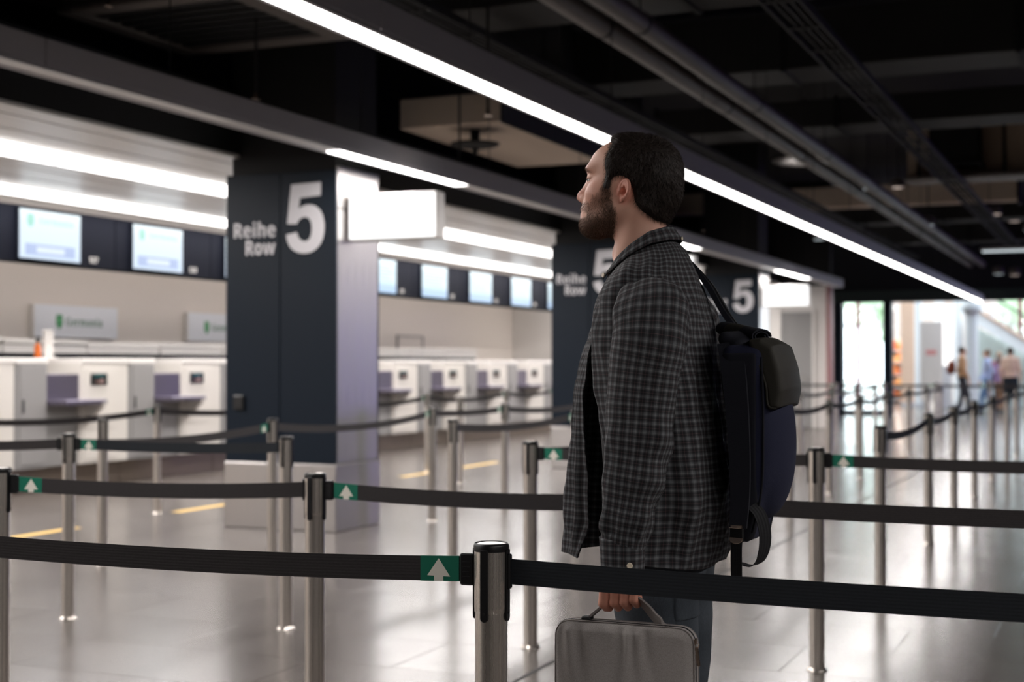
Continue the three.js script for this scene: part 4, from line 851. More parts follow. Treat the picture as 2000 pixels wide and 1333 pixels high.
const headSdf = (x, y, z) => {
  const ax = Math.abs(x);
  let d = headCore(x, y, z);
  if (z > .08) {
    d = smin(d, ell(ax, y, z, .026, 1.7865, .143, .03, .0105, .022), .018);                 // brow
    d = smin(d, ell(x, y, z, 0, 1.787, .151, .016, .014, .0155), .015);
    d = smax(d, -ell(ax, y, z, .037, 1.764, .181, .02, .0125, .024), .016);                 // eye hollow
    const e = Math.hypot(ax - EYE[0], y - EYE[1], z - EYE[2]);
    d = smin(d, smax(e - .0152, -(y - EYE[1] - .0018 + (z - EYE[2]) * .12), .003), .005);    // upper lid
    d = smin(d, smax(e - .0146, y - EYE[1] + .0048, .003), .006);                            // lower lid
    d = smin(d, cone(x, y, z, 0, 1.77, .157, .0085, 0, 1.735, .181, .0112), .016);           // nose bridge
    d = smin(d, ell(x, y, z, 0, 1.7275, .1845, .0125, .0115, .0135), .010);                  // tip
    d = smin(d, ell(ax, y, z, .0135, 1.7225, .173, .0085, .0092, .0125), .007);              // wing
    d = smin(d, cone(x, y, z, 0, 1.718, .181, .005, 0, 1.712, .171, .006), .006);
    d = smax(d, -ell(ax, y, z, .0075, 1.7155, .181, .0038, .0032, .0062), .003);             // nostril
    d = smin(d, ell(x, y, z, 0, 1.7005, .171, .021, .0068, .0125), .007);                    // upper lip
    d = smin(d, ell(x, y, z, 0, 1.6825, .1695, .0185, .0072, .0112), .007);                  // lower lip
    d = smax(d, -ell(x, y, z, 0, 1.6915, .187, .026, .0014, .013), .003);                    // mouth line
    d = smin(d, ell(x, y, z, 0, 1.663, .1615, .02, .015, .0185), .012);                     // chin
  }
  return smin(d, earSdf(ax, y, z), .006);
};
// outline of the beard and of the hair, seen from the side: [z, y]
const BEARD = [[.095, 1.757], [.1105, 1.757], [.114, 1.742], [.121, 1.731], [.134, 1.718], [.145, 1.706], [.152, 1.712], [.2, 1.713], [.2, 1.6925], [.168, 1.6925], [.158, 1.684], [.163, 1.678], [.2, 1.674], [.2, 1.6], [.115, 1.612], [.098, 1.628], [.0895, 1.642], [.0845, 1.66], [.0845, 1.682], [.0925, 1.7065], [.0945, 1.73]];
const beardMask = (x, y, z) => {
  const q = z + .25 * (Math.abs(x) - .055) * (z < .13 ? 1 : 0), d = poly2(q, y, BEARD), n = (noise(x * 260, y * 260, z * 260) - .5) * .006;
  let m = 1 - sstep(-.006, .005, d + n);
  if (z > .16 && Math.abs(x) < .03 && y < 1.709 && y > 1.674) m *= Math.abs(y - 1.6915) < .0085 && Math.abs(x) < .021 ? .12 : 1;  // bare lips
  return m * lerp(.62, 1, Math.max(sstep(1.69, 1.665, y), sstep(.125, .1, z)));
};
const lin = (r, g, b) => { const c = srgb(r, g, b); return [c.r, c.g, c.b]; };
const SKIN = lin(230, 180, 157), RED = lin(216, 136, 116), BEARD_C = lin(104, 77, 60), LIP = lin(190, 122, 112);
const mix3 = (a, b, k) => [lerp(a[0], b[0], k), lerp(a[1], b[1], k), lerp(a[2], b[2], k)];
const paintHead = (x, y, z) => {
  const ax = Math.abs(x), n = fbm(x * 60, y * 60, z * 60);
  let c = mix3(SKIN, RED, clamp(n * .3 - .02, 0, 1));
  c = mix3(c, RED, .75 * (1 - sstep(.0, .012, earSdf(ax, y, z))));
  c = mix3(c, RED, .5 * (1 - sstep(.012, .03, Math.hypot(x, y - 1.726, z - .187))));
  c = mix3(c, RED, .3 * (1 - sstep(.02, .05, Math.hypot(ax - .05, y - 1.725, z - .13))));
  if (z > .16 && ax < .024 && Math.abs(y - 1.691) < .016) c = mix3(c, LIP, .7 * (1 - sstep(.0105, .0155, Math.abs(y - 1.691))));
  c = mix3(c, BEARD_C, .8 * beardMask(x, y, z) * (.7 + .5 * noise(x * 700, y * 700, z * 700)));
  if (z > .12) c = mix3(c, lin(92, 68, 54), .75 * (1 - sstep(.003, .007, Math.abs(y - 1.7855 + (ax - .03) * .16))) * sstep(.006, .014, ax) * (1 - sstep(.046, .056, ax)));  // brows
  return c;
};
// ---- hand: closed round the handle of the case; sx = 1 left, -1 right (relaxed)
const HAND = { w: [.252, .928, .008], kn: [.268, .884, .006] };
function handSdf(x, y, z) {
  let d = cone(x, y, z, .252, .96, .006, .029, .254, .915, .008, .027);
  d = smin(d, ell(x, y, z, .2575, .897, .006, .0165, .036, .040), .02);
  const F = [[.037, .0112, -.007], [.0145, .0102, -.004], [-.0065, .0098, -.002], [-.026, .0086, .004]];
  let f = 9;
  for (const [fz, r, dy] of F) {
    const k = [.266, .884 + dy * .5, fz], p1 = [.2685, .858 + dy, fz * 1.02 + .001], p2 = [.2485, .8465 + dy, fz * 1.0], p3 = [.2325, .858 + dy, fz * .98];
    let g = cone(x, y, z, ...k, r * 1.08, ...p1, r); g = smin(g, cone(x, y, z, ...p1, r, ...p2, r * .93), .004); g = smin(g, cone(x, y, z, ...p2, r * .93, ...p3, r * .85), .004);
    f = smin(f, g, .0022);
  }
  d = smin(d, f, .009);
  let th = cone(x, y, z, .248, .912, .034, .0135, .243, .882, .050, .0115); th = smin(th, cone(x, y, z, .243, .882, .050, .0115, .236, .862, .044, .0095), .004); th = smin(th, cone(x, y, z, .236, .862, .044, .0095, .2335, .855, .024, .0085), .004);
  return smin(d, th, .008);
}
const paintHand = (x, y, z) => { const n = fbm(x * 80, y * 80, z * 80); return mix3(lin(206, 150, 126), RED, clamp(.2 + n * .5, 0, 1)); };
const armShift = (y) => lerp(.05, .12, sstep(1.5, .95, y));   // his right arm hangs a little forward
{ // one continuous body: head and hands on fine grids, the covered rest on a coarse one
  const coarse = (x, y, z) => {
    const ax = Math.abs(x), za = x < 0 ? z - armShift(y) : z, xa = x < 0 ? ax + .03 * sstep(1.5, 1.2, y) : ax;
    let d = smin(ell(x, y, z, 0, 1.3, .02, .15, .22, .095), ell(x, y, z, 0, .99, 0, .122, .14, .088), .08);
    d = smin(d, cone(ax, y, z, .0, 1.5, .02, .06, .15, 1.47, -.01, .05), .05);
    d = smin(d, cone(x, y, z, 0, 1.46, .02, .08, 0, 1.56, .032, .06), .03);
    d = smin(d, cone(xa, y, za, .195, 1.45, -.04, .038, .241, 1.2, -.035, .034), .03); d = smin(d, cone(xa, y, za, .241, 1.2, -.035, .034, .252, .95, .006, .027), .02);
    const s = x > 0 ? -1 : 1;
    d = smin(d, cone(ax, y, z, .076, .92, -.006, .074, .094, .5, -.02 + s * .02, .052), .04); d = smin(d, cone(ax, y, z, .095, .5, -.02 + s * .02, .055, .095, .1, -.05 + s * .05, .038), .02);
    d = smin(d, cone(ax, y, z, .095, .05, -.06 + s * .05, .03, .105, .035, .08 + s * .05, .026), .03);
    return d;
  };
  const head = iso(headSdf, [-.112, 1.545, -.075], [.112, 1.875, .212], .0029, paintHead, (x, y, z) => [z + x * .6, y]);
  const hand = iso(handSdf, [.205, .83, -.05], [.295, .965, .075], .0027, paintHand, (x, y, z) => [z, y + x]);
  const other = hand.clone(); { const p = other.attributes.position, n = other.attributes.normal; for (let i = 0; i < p.count; i++) { p.setX(i, .03 - p.getX(i)); p.setZ(i, p.getZ(i) + .12); n.setX(i, -n.getX(i)); } const ix = other.index.array; for (let i = 0; i < ix.length; i += 3) { const q = ix[i]; ix[i] = ix[i + 1]; ix[i + 1] = q; } }
  const rest = iso(coarse, [-.32, -.01, -.2], [.32, 1.6, .2], .012, () => SKIN);
  const body = mergeGeometries([head, hand, other, rest]);
  part('body', body, M.skin, man);
  for (const s of [-1, 1]) {
    const e = part('eye', new THREE.SphereGeometry(.0128, 24, 18).translate(s * EYE[0], EYE[1] - .001, EYE[2]), std({ color: srgb(196, 184, 178), roughness: .2 }), man);
    part('iris', new THREE.SphereGeometry(.0056, 18, 12).scale(1, 1, .35).translate(s * EYE[0], EYE[1] - .0005, EYE[2] + .0122), std({ color: srgb(70, 84, 92), roughness: .1 }), e);
  }
}
// ---- hair: close-cropped cap with strands
const HAIR = [[.098, 1.9], [.094, 1.854], [.092, 1.84], [.0995, 1.825], [.1045, 1.808], [.107, 1.79], [.1045, 1.772], [.107, 1.757], [.109, 1.744], [.107, 1.733], [.0935, 1.733], [.0905, 1.752], [.083, 1.761], [.066, 1.762], [.05, 1.753], [.0415, 1.73], [.037, 1.704], [.025, 1.685], [.001, 1.664], [-.022, 1.656], [-.036, 1.653], [-.1, 1.65], [-.1, 1.9]];
const hairIn = (x, y, z) => -poly2(z - (Math.abs(x) < .055 ? (.055 - Math.abs(x)) * .45 * sstep(1.78, 1.83, y) : 0), y, HAIR);
const hairSdf = (x, y, z) => {
  const q = hairIn(x, y, z), n = (noise(x * 220, y * 90, z * 220) - .5) * .0022 + (noise(x * 60, y * 40, z * 60) - .5) * .003;
  const full = .0035 + .007 * sstep(1.74, 1.83, y) + .004 * sstep(.03, -.03, z) * sstep(1.66, 1.7, y) * (1 - sstep(1.78, 1.84, y)) + .002 * sstep(.02, -.02, z);
  const th = full * sstep(-.001, .013, q) - .0035 * (1 - sstep(-.006, .0015, q));
  return headCore(x, y, z) - th - n * sstep(.0, .01, q);
};
const skinDist = headCore;
function strands(geo, count, len, dirOf, accept, width) {
  const p = geo.attributes.position, n = geo.attributes.normal, pos = [], nor = [], idx = []; let made = 0, tries = 0;
  const a = new THREE.Vector3(), nn = new THREE.Vector3(), d = new THREE.Vector3(), s = new THREE.Vector3();
  const cand = []; for (let i = 0; i < p.count; i++) if (!accept || accept(p.getX(i), p.getY(i), p.getZ(i)) > 0) cand.push(i);
  while (cand.length && made < count && tries++ < count * 12) {
    const i = cand[Math.floor(rnd() * cand.length)]; a.fromBufferAttribute(p, i); nn.fromBufferAttribute(n, i);
    if (accept && rnd() > accept(a.x, a.y, a.z, nn)) continue;
    a.x += (rnd() - .5) * .003; a.y += (rnd() - .5) * .003; a.z += (rnd() - .5) * .003;
    dirOf(a, nn, d); d.x += (rnd() - .5) * .4; d.y += (rnd() - .5) * .4; d.z += (rnd() - .5) * .4; d.normalize();
    s.set(rnd() - .5, rnd() - .5, rnd() - .5).cross(d).normalize(); const L = len * (.6 + .8 * rnd()), w = width * (.7 + .6 * rnd()), o = pos.length / 3;
    const b = nn.clone().multiplyScalar(-.0006);
    for (const [k, q] of [[0, 1], [0, -1], [.55, .8], [.55, -.8], [1, 0]]) { const droop = -k * k * L * .12; pos.push(a.x + b.x + d.x * L * k + s.x * w * q * .5, a.y + b.y + d.y * L * k + s.y * w * q * .5 + droop, a.z + b.z + d.z * L * k + s.z * w * q * .5); nor.push(nn.x, nn.y, nn.z); }
    idx.push(o, o + 1, o + 3, o, o + 3, o + 2, o + 2, o + 3, o + 4); made++;
  }
  const g = new THREE.BufferGeometry(); g.setAttribute('position', new THREE.Float32BufferAttribute(pos, 3)); g.setAttribute('normal', new THREE.Float32BufferAttribute(nor, 3)); g.setIndex(idx); return g;
}
{
  const cap = iso(hairSdf, [-.105, 1.635, -.09], [.105, 1.895, .15], .003);
  const ix = []; { // keep only where the cap stands proud of the skin
    const p = cap.attributes.position, src = cap.index.array, ok = new Uint8Array(p.count);
    for (let i = 0; i < p.count; i++) ok[i] = skinDist(p.getX(i), p.getY(i), p.getZ(i)) > -.0012 && hairIn(p.getX(i), p.getY(i), p.getZ(i)) > -.006 ? 1 : 0;
    for (let i = 0; i < src.length; i += 3) if (ok[src[i]] && ok[src[i + 1]] && ok[src[i + 2]]) ix.push(src[i], src[i + 1], src[i + 2]);
    cap.setIndex(ix);
  }
  const h = part('hair', cap, M.hair, man, 'short dark brown hair');
  const st = part('hair_strand', strands(cap, 52000, .0075, (a, n, d) => { d.copy(n).multiplyScalar(.3); d.y -= .55 - .6 * sstep(1.78, 1.86, a.y); d.z += (a.z > .03 ? .35 : -.25) * sstep(1.78, 1.86, a.y); }, (x, y, z) => hairIn(x, y, z) > -.004 ? .35 + .65 * sstep(-.002, .01, hairIn(x, y, z)) : 0, .00036), M.strand, h);
  st.userData.kind = 'stuff';
  const skinGeo = man.children[0].geometry;
  const bd = part('beard', strands(skinGeo, 20000, .005, (a, n, d) => { d.copy(n).multiplyScalar(.6); d.y -= .75; d.z += .1; }, (x, y, z) => y > 1.6 && z > .07 ? beardMask(x, y, z) * (.3 + .7 * Math.max(sstep(1.715, 1.665, y), sstep(.13, .1, z))) : 0, .00034), M.beardStrand, man, 'short brown beard');
  bd.userData.kind = 'stuff';
  for (const q of [-1, 1]) {
    const brow = part('eyebrow', strands(skinGeo, 190, .006, (a, n, d) => { d.copy(n).multiplyScalar(.45); d.y += .25 - .5 * sstep(.03, .05, q * a.x); d.x += q * .9; d.z -= .25; }, (x, y, z) => z > .12 && q * x > .007 && q * x < .055 && Math.abs(y - 1.7855 + (q * x - .03) * .16) < .0055 ? 1 : 0, .00038), M.beardStrand, man, 'brown eyebrow'); brow.userData.kind = 'stuff';
    const lash = part('eyelash', strands(skinGeo, 26, .006, (a, n, d) => { d.copy(n).multiplyScalar(.6); d.z += .8; d.y += .15; }, (x, y, z) => Math.hypot(q * x - EYE[0], y - EYE[1] - .002, z - EYE[2]) < .0175 && Math.abs(y - EYE[1] - .0025) < .002 && z > EYE[2] + .004 ? 1 : 0, .0004), M.strand, man); lash.userData.kind = 'stuff';
  }
}
// ---- shirt
const ringDefs = [ // L, R: front edges [x, z]; B: where the right front turns back; pts from left front to back; y their heights
  { L: [.046, .106], R: [-.03, .108], B: [-.05, .1], pts: [[.066, .085], [.078, .045], [.062, 0], [.035, -.027], [0, -.034]], y: [1.546, 1.553, 1.583, 1.606, 1.615, 1.618] },
  { L: [.048, .112], R: [-.024, .116], B: [-.058, .112], pts: [[.1, .088], [.135, .03], [.11, -.022], [.06, -.048], [0, -.057]], y: [1.515, 1.525, 1.56, 1.572, 1.585, 1.592] },
  { L: [.05, .121], R: [-.01, .128], B: [-.052, .147], pts: [[.135, .095], [.182, .02], [.155, -.036], [.085, -.068], [0, -.084]], y: [1.478, 1.49, 1.531, 1.528, 1.53, 1.534] },
  { L: [.056, .131], R: [.01, .144], B: [-.05, .178], pts: [[.145, .106], [.19, .02], [.165, -.058], [.09, -.092], [0, -.104]], y: [1.43, 1.43, 1.45, 1.45, 1.45, 1.45] },
  { L: [.06, .129], R: [.02, .163], B: [-.06, .206], pts: [[.15, .104], [.192, .02], [.17, -.072], [.095, -.106], [0, -.116]], y: [1.36, 1.36, 1.36, 1.36, 1.36, 1.36] },
  { L: [.066, .118], R: [.016, .171], B: [-.066, .222], pts: [[.152, .09], [.194, .018], [.172, -.082], [.1, -.118], [0, -.124]], y: [1.28, 1.28, 1.28, 1.28, 1.28, 1.28] },
  { L: [.075, .102], R: [.009, .173], B: [-.076, .242], pts: [[.152, .07], [.197, .012], [.176, -.094], [.1, -.134], [0, -.139]], y: [1.16, 1.16, 1.16, 1.16, 1.16, 1.16] },
  { L: [.08, .096], R: [0, .177], B: [-.08, .257], pts: [[.152, .066], [.199, .008], [.178, -.102], [.1, -.146], [0, -.15]], y: [1.06, 1.06, 1.06, 1.06, 1.06, 1.06] },
  { L: [.08, .096], R: [-.004, .18], B: [-.083, .263], pts: [[.15, .066], [.196, .006], [.172, -.094], [.098, -.138], [0, -.143]], y: [.985, .985, .985, .985, .985, .985] },
  { L: [.08, .1], R: [-.022, .208], B: [-.082, .266], pts: [[.148, .07], [.193, .006], [.164, -.082], [.094, -.122], [0, -.128]], y: [.905, .928, .924, .914, .908, .912] },
];
const ringCurves = ringDefs.map((r) => {
  const l = [r.L, [lerp(r.L[0], r.pts[0][0], .5), lerp(r.L[1], r.pts[0][1], .32)], ...r.pts].map(([x, z], i) => new THREE.Vector3(x, [r.y[0], lerp(r.y[0], r.y[1], .5), r.y[1], r.y[2], r.y[3], r.y[4], r.y[5]][i], z));
  const R = [...r.pts.slice(0, -1)].reverse().map(([x, z]) => [-x, z]), ry = [r.y[4], r.y[3], r.y[2], r.y[1]];
  const rr = R.map(([x, z], i) => new THREE.Vector3(x, ry[i], z));
  const last = R[R.length - 1];
  rr.push(new THREE.Vector3(lerp(r.B[0], last[0], .5), lerp(r.y[0], r.y[1], .5), lerp(r.B[1], last[1], .42)), new THREE.Vector3(...[r.B[0], r.y[0], r.B[1]]), new THREE.Vector3(lerp(r.B[0], r.R[0], .5), r.y[0], lerp(r.B[1], r.R[1], .42)), new THREE.Vector3(r.R[0], r.y[0] - (r.y[0] < .95 ? .006 : 0), r.R[1]));
  return new THREE.CatmullRomCurve3([...l, ...rr], false, 'centripetal');
});
const shirtAt0 = (() => {
  const NA = 200, table = ringCurves.map((c) => [...Array(NA + 1)].map((_, i) => c.getPoint(i / NA)));
  return (a, b) => {
    const fi = clamp(a, 0, 1) * NA, i = Math.min(Math.floor(fi), NA - 1), w = fi - i, n = ringDefs.length - 1, fk = clamp(b, 0, 1) * n, k = Math.min(Math.floor(fk), n - 1), q = fk - k;
    const g = (kk) => { const T = table[clamp(kk, 0, n)]; return T[i].clone().lerp(T[i + 1], w); };
    const p0 = g(k - 1), p1 = g(k), p2 = g(k + 1), p3 = g(k + 2), q2 = q * q, q3 = q2 * q;
    return p1.clone().multiplyScalar(2).addScaledVector(p2.clone().sub(p0), q).add(p0.multiplyScalar(2).addScaledVector(p1, -5).addScaledVector(p2, 4).addScaledVector(p3, -1).multiplyScalar(q2)).add(p1.multiplyScalar(3).addScaledVector(p2, -3).add(p3).sub(g(k - 1)).multiplyScalar(q3)).multiplyScalar(.5);
  };
})();
const foldsTorso = (p, a, b) => {
  const low = sstep(1.5, 1.2, p.y), ang = a * 40;
  let h = .010 * (noise(ang * .55, p.y * 1.6, 3) - .5) * low * 2 + .006 * (noise(ang * 1.3, p.y * 3, 8) - .5) * low * 2;
  h += .005 * (noise(p.x * 22 + p.y * 14, p.z * 22 - p.y * 9, 4) - .5) * 2 * sstep(1.62, 1.5, p.y);
  h += .0025 * (noise(p.x * 50 + p.y * 30, p.z * 50, p.y * 22) - .5) * 2;
  const drag = Math.sin((p.y * 1.2 + p.z * 1.9 + Math.abs(p.x) * 1.2) * 62); h += .0022 * drag * sstep(1.44, 1.5, p.y) * sstep(.04, .12, Math.abs(p.x));
  return h * (1 - .85 * sstep(.94, 1, b));
};
const CIRC = 1.06;
const shirtNormal0 = (a, b0) => { const b = clamp(b0, .01, .95), e = .004, u = shirtAt0(a + e, b).sub(shirtAt0(a - e, b)), v = shirtAt0(a, b + e).sub(shirtAt0(a, b - e)); return v.cross(u).normalize().negate(); };
const shirtAt = (a, b, off = 0) => { const p = shirtAt0(a, b); return p.addScaledVector(shirtNormal0(a, b), foldsTorso(p, a, b) + off); };
// patch of the shirt surface between a0..a1 (round the body) and b0..b1 (down), with thickness
function surfacePatch(at, a0, a1, b0, b1, na, nb, off, th, uvOf) {
  const pos = [], uv = [], idx = [];
  for (const s of [0, 1]) for (let j = 0; j <= nb; j++) for (let i = 0; i <= na; i++) { const a = lerp(a0, a1, i / na), b = lerp(b0, b1, j / nb), p = at(a, b, s ? off - th : off); pos.push(p.x, p.y, p.z); uv.push(...uvOf(a, b, p)); }
  const N = (na + 1) * (nb + 1), id = (s, i, j) => s * N + j * (na + 1) + i;
  for (let j = 0; j < nb; j++) for (let i = 0; i < na; i++) { idx.push(id(0, i, j), id(0, i + 1, j), id(0, i, j + 1), id(0, i + 1, j), id(0, i + 1, j + 1), id(0, i, j + 1)); idx.push(id(1, i, j), id(1, i, j + 1), id(1, i + 1, j), id(1, i + 1, j), id(1, i, j + 1), id(1, i + 1, j + 1)); }
  for (let i = 0; i < na; i++) idx.push(id(0, i, 0), id(1, i, 0), id(0, i + 1, 0), id(0, i + 1, 0), id(1, i, 0), id(1, i + 1, 0), id(0, i, nb), id(0, i + 1, nb), id(1, i, nb), id(0, i + 1, nb), id(1, i + 1, nb), id(1, i, nb));
  for (let j = 0; j < nb; j++) idx.push(id(0, 0, j), id(0, 0, j + 1), id(1, 0, j), id(1, 0, j), id(0, 0, j + 1), id(1, 0, j + 1), id(0, na, j), id(1, na, j), id(0, na, j + 1), id(1, na, j), id(1, na, j + 1), id(0, na, j + 1));
  const g = new THREE.BufferGeometry(); g.setAttribute('position', new THREE.Float32BufferAttribute(pos, 3)); g.setAttribute('uv', new THREE.Float32BufferAttribute(uv, 2)); g.setIndex(idx); g.computeVertexNormals(); return g;
}
const shirtUv = (a, b, p) => [a * CIRC, shirtAt0(a, b).y + (b < .25 ? (.25 - b) * .35 : 0)];
const shirt = part('overshirt', surfacePatch(shirtAt, 0, 1, 0, 1, 260, 170, 0, .0022, shirtUv), M.shirt, man, 'open dark shirt with a grey check');
part('front_band', surfacePatch(shirtAt, 0, .032, .02, 1, 8, 120, .0022, .002, (a, b, p) => [a * CIRC + .009, p.y + .006]), M.shirt, shirt);
part('front_band', surfacePatch(shirtAt, .968, 1, .02, 1, 8, 120, .0022, .002, (a, b, p) => [a * CIRC + .009, p.y + .006]), M.shirt, shirt);
part('chest_pocket', surfacePatch(shirtAt, .058, .155, .325, .515, 20, 24, .0034, .003, (a, b, p) => [a * CIRC + .004, p.y + .005]), M.shirt, shirt, 'chest pocket');
// collar
{
  const lift = [[25, 1.552, 1.533], [60, 1.582, 1.553], [90, 1.611, 1.585], [120, 1.637, 1.609], [150, 1.648, 1.619], [180, 1.651, 1.621]];
  const col = (phi, k) => { const q = Math.abs(phi > 180 ? 360 - phi : phi), i = clamp(lift.findIndex((r) => r[0] >= q), 1, 5), a = lift[i - 1], b = lift[i], w = sstep(0, 1, (q - a[0]) / (b[0] - a[0])); return lerp(a[k], b[k], (q - a[0]) / (b[0] - a[0])); };
  const at = (a, b, off) => { // a round the neck, b: 0 inner seam .. .3 fold .. 1 outer edge
    const phi = lerp(27, 333, a), r = phi * Math.PI / 180, top = col(phi, 1), bot = col(phi, 2); let rad, y;
    if (b < .3) { const k = b / .3; rad = -.004 + .003 * k; y = lerp(bot - .012, top - .002, k); } else { const k = (b - .3) / .7; rad = .0 + .015 * sstep(0, 1, k) + .0018 * Math.sin(k * Math.PI) + .0015 * (noise(a * 60, k * 2, 2) - .5); y = lerp(top, bot, k) + (k < .12 ? .002 * Math.sin(k / .12 * Math.PI) : 0); }
    rad += off;
    return new THREE.Vector3((.0755 + rad) * Math.sin(r), y + off * .2, .042 + (.0735 + rad) * Math.cos(r));
  };
  part('collar', surfacePatch(at, 0, 1, 0, 1, 110, 22, .001, .0018, (a, b) => [b * .045 + .004, a * .42]), M.shirt, shirt);
  const btn = (p, n, r = .0055) => part('button', new THREE.LatheGeometry([[0, -.001], [r, -.001], [r, .0012], [r * .8, .002], [r * .55, .0012], [0, .0011]].map((q) => new THREE.Vector2(...q)), 20).applyQuaternion(new THREE.Quaternion().setFromUnitVectors(new THREE.Vector3(0, 1, 0), new THREE.Vector3(...n).normalize())).translate(...p), M.button, shirt, 'small pale button');
  const pb = at(.035, .9, .0035); btn([pb.x, pb.y, pb.z], [.8, .1, .6]);
  const pk = at(.5, .93, .0035); btn([pk.x, pk.y, pk.z], [.1, 0, -1], .0045);
  // sleeves
  const path = [[.135, 1.485, -.015], [.175, 1.482, -.03], [.211, 1.452, -.046], [.2345, 1.4, -.052], [.24, 1.337, -.043], [.243, 1.273, -.036], [.247, 1.188, -.03], [.25, 1.092, -.018], [.251, 1.02, -.006], [.252, .985, 0], [.252, .972, .002]];
  const hw = [[.052, .034], [.066, .046], [.077, .057], [.0785, .061], [.073, .06], [.0705, .059], [.068, .057], [.0595, .054], [.052, .049], [.0475, .042], [.0465, .0405]];
  for (const s of [1, -1]) {
    const c = new THREE.CatmullRomCurve3(path.map((p) => s > 0 ? new THREE.Vector3(...p) : new THREE.Vector3(-p[0] + .03 * sstep(1.5, 1.2, p[1]), p[1], p[2] + armShift(p[1]))), false, 'centripetal'), n = path.length - 1;
    const wd = (k, i) => { const f = clamp(k, 0, 1) * n, j = Math.min(Math.floor(f), n - 1); return lerp(hw[j][i], hw[j + 1][i], f - j); };
    const sl = (a, b, off) => {
      const p = c.getPoint(clamp(b, 0, 1)), tan = c.getTangent(clamp(b, .001, .999)), F = new THREE.Vector3(0, 0, 1); F.addScaledVector(tan, -F.dot(tan)).normalize(); const L = new THREE.Vector3().crossVectors(tan, F).multiplyScalar(1);
      const t = a * Math.PI * 2, cx = Math.cos(t), sx = Math.sin(t), y = p.y;
      let h = .0045 * (noise(cx * 1.6 + 3, sx * 1.6, y * 6) - .5) * 2 + .0048 * (.35 + .65 * sstep(.2, -.6, cx)) * Math.sin(y * 70 + sx * 2.2 + cx * 1.4 + 3 * noise(y * 7, a * 3, 4)) * sstep(1.3, 1.18, y) * sstep(.98, 1.04, y) * (.4 + .6 * noise(y * 9, cx, 7)) + .003 * (noise(cx * 5, sx * 5, y * 20) - .5) * 2;
      h += .004 * Math.sin(y * 55 - cx * 3) * sstep(1.36, 1.44, y) * (1 - sstep(1.48, 1.51, y)) * .6;
      for (const [tp, dp] of [[.55, .007], [.95, .006], [2.3, .005]]) h -= dp * Math.exp(-(((t - tp) / .085) ** 2)) * sstep(1.14, 1.0, y); h += .003 * Math.sin(t * 7 + 1) * sstep(1.08, 1.0, y); h *= sstep(.983, 1.0, y);
      const e = 1 / Math.pow(Math.pow(Math.abs(cx), 2.3) + Math.pow(Math.abs(sx), 2.3), 1 / 2.3);
      return p.addScaledVector(F, cx * e * (wd(b, 0) + h + off)).addScaledVector(L, sx * e * (wd(b, 1) + h + off));
    };
    const sv = part('sleeve', surfacePatch((a, b, o) => sl(a, b, o), 0, 1, 0, 1, 96, 190, 0, .002, (a, b, p) => [a * .42 + .002, c.getPoint(b).y + (b < .15 ? (.15 - b) * .3 : 0)]), M.shirt, shirt, s > 0 ? undefined : undefined);
    const cuffAt = (a, b, off) => { const t = a * Math.PI * 2, e = 1 / Math.pow(Math.pow(Math.abs(Math.cos(t)), 2.4) + Math.pow(Math.abs(Math.sin(t)), 2.4), 1 / 2.4), k = lerp(1, .94, b) + .012 * (noise(a * 9, b * 2, 1) - .5); return new THREE.Vector3(s * (.2525 + Math.sin(t) * e * (.0385 * k + off)) + (s < 0 ? .03 : 0), lerp(.984, .918, b) + .004 * Math.cos(t), .0035 + (s < 0 ? .12 : 0) + Math.cos(t) * e * (.0445 * k + off)); };
    part('cuff', surfacePatch(cuffAt, 0, .998, 0, 1, 60, 12, .0025, .003, (a, b, p) => [p.y + .006, a * .27]), M.shirt, sv, 'buttoned cuff');
    if (s > 0) { const q = cuffAt(.345, .72, .0045); btn([q.x, q.y, q.z], [Math.sin(.345 * 6.283), 0, Math.cos(.345 * 6.283)], .0062); const r = sl(.30, .925, .004); btn([r.x + .002, r.y, r.z - .012], [.9, 0, -.35], .0052); }
  }
}
part('undershirt', iso((x, y, z) => { const ax = Math.abs(x); let d = smin(ell(x, y, z, 0, 1.28, .022, .163, .27, .112), ell(x, y, z, 0, 1.03, .005, .15, .16, .1), .08); d = smin(d, cone(ax, y, z, 0, 1.5, .02, .062, .13, 1.47, 0, .05), .05); return smax(smax(d, .93 - y, .01), y - 1.535 + z * .25, .01); }, [-.21, .9, -.16], [.21, 1.6, .18], .012), M.tee, man, 'dark undershirt');
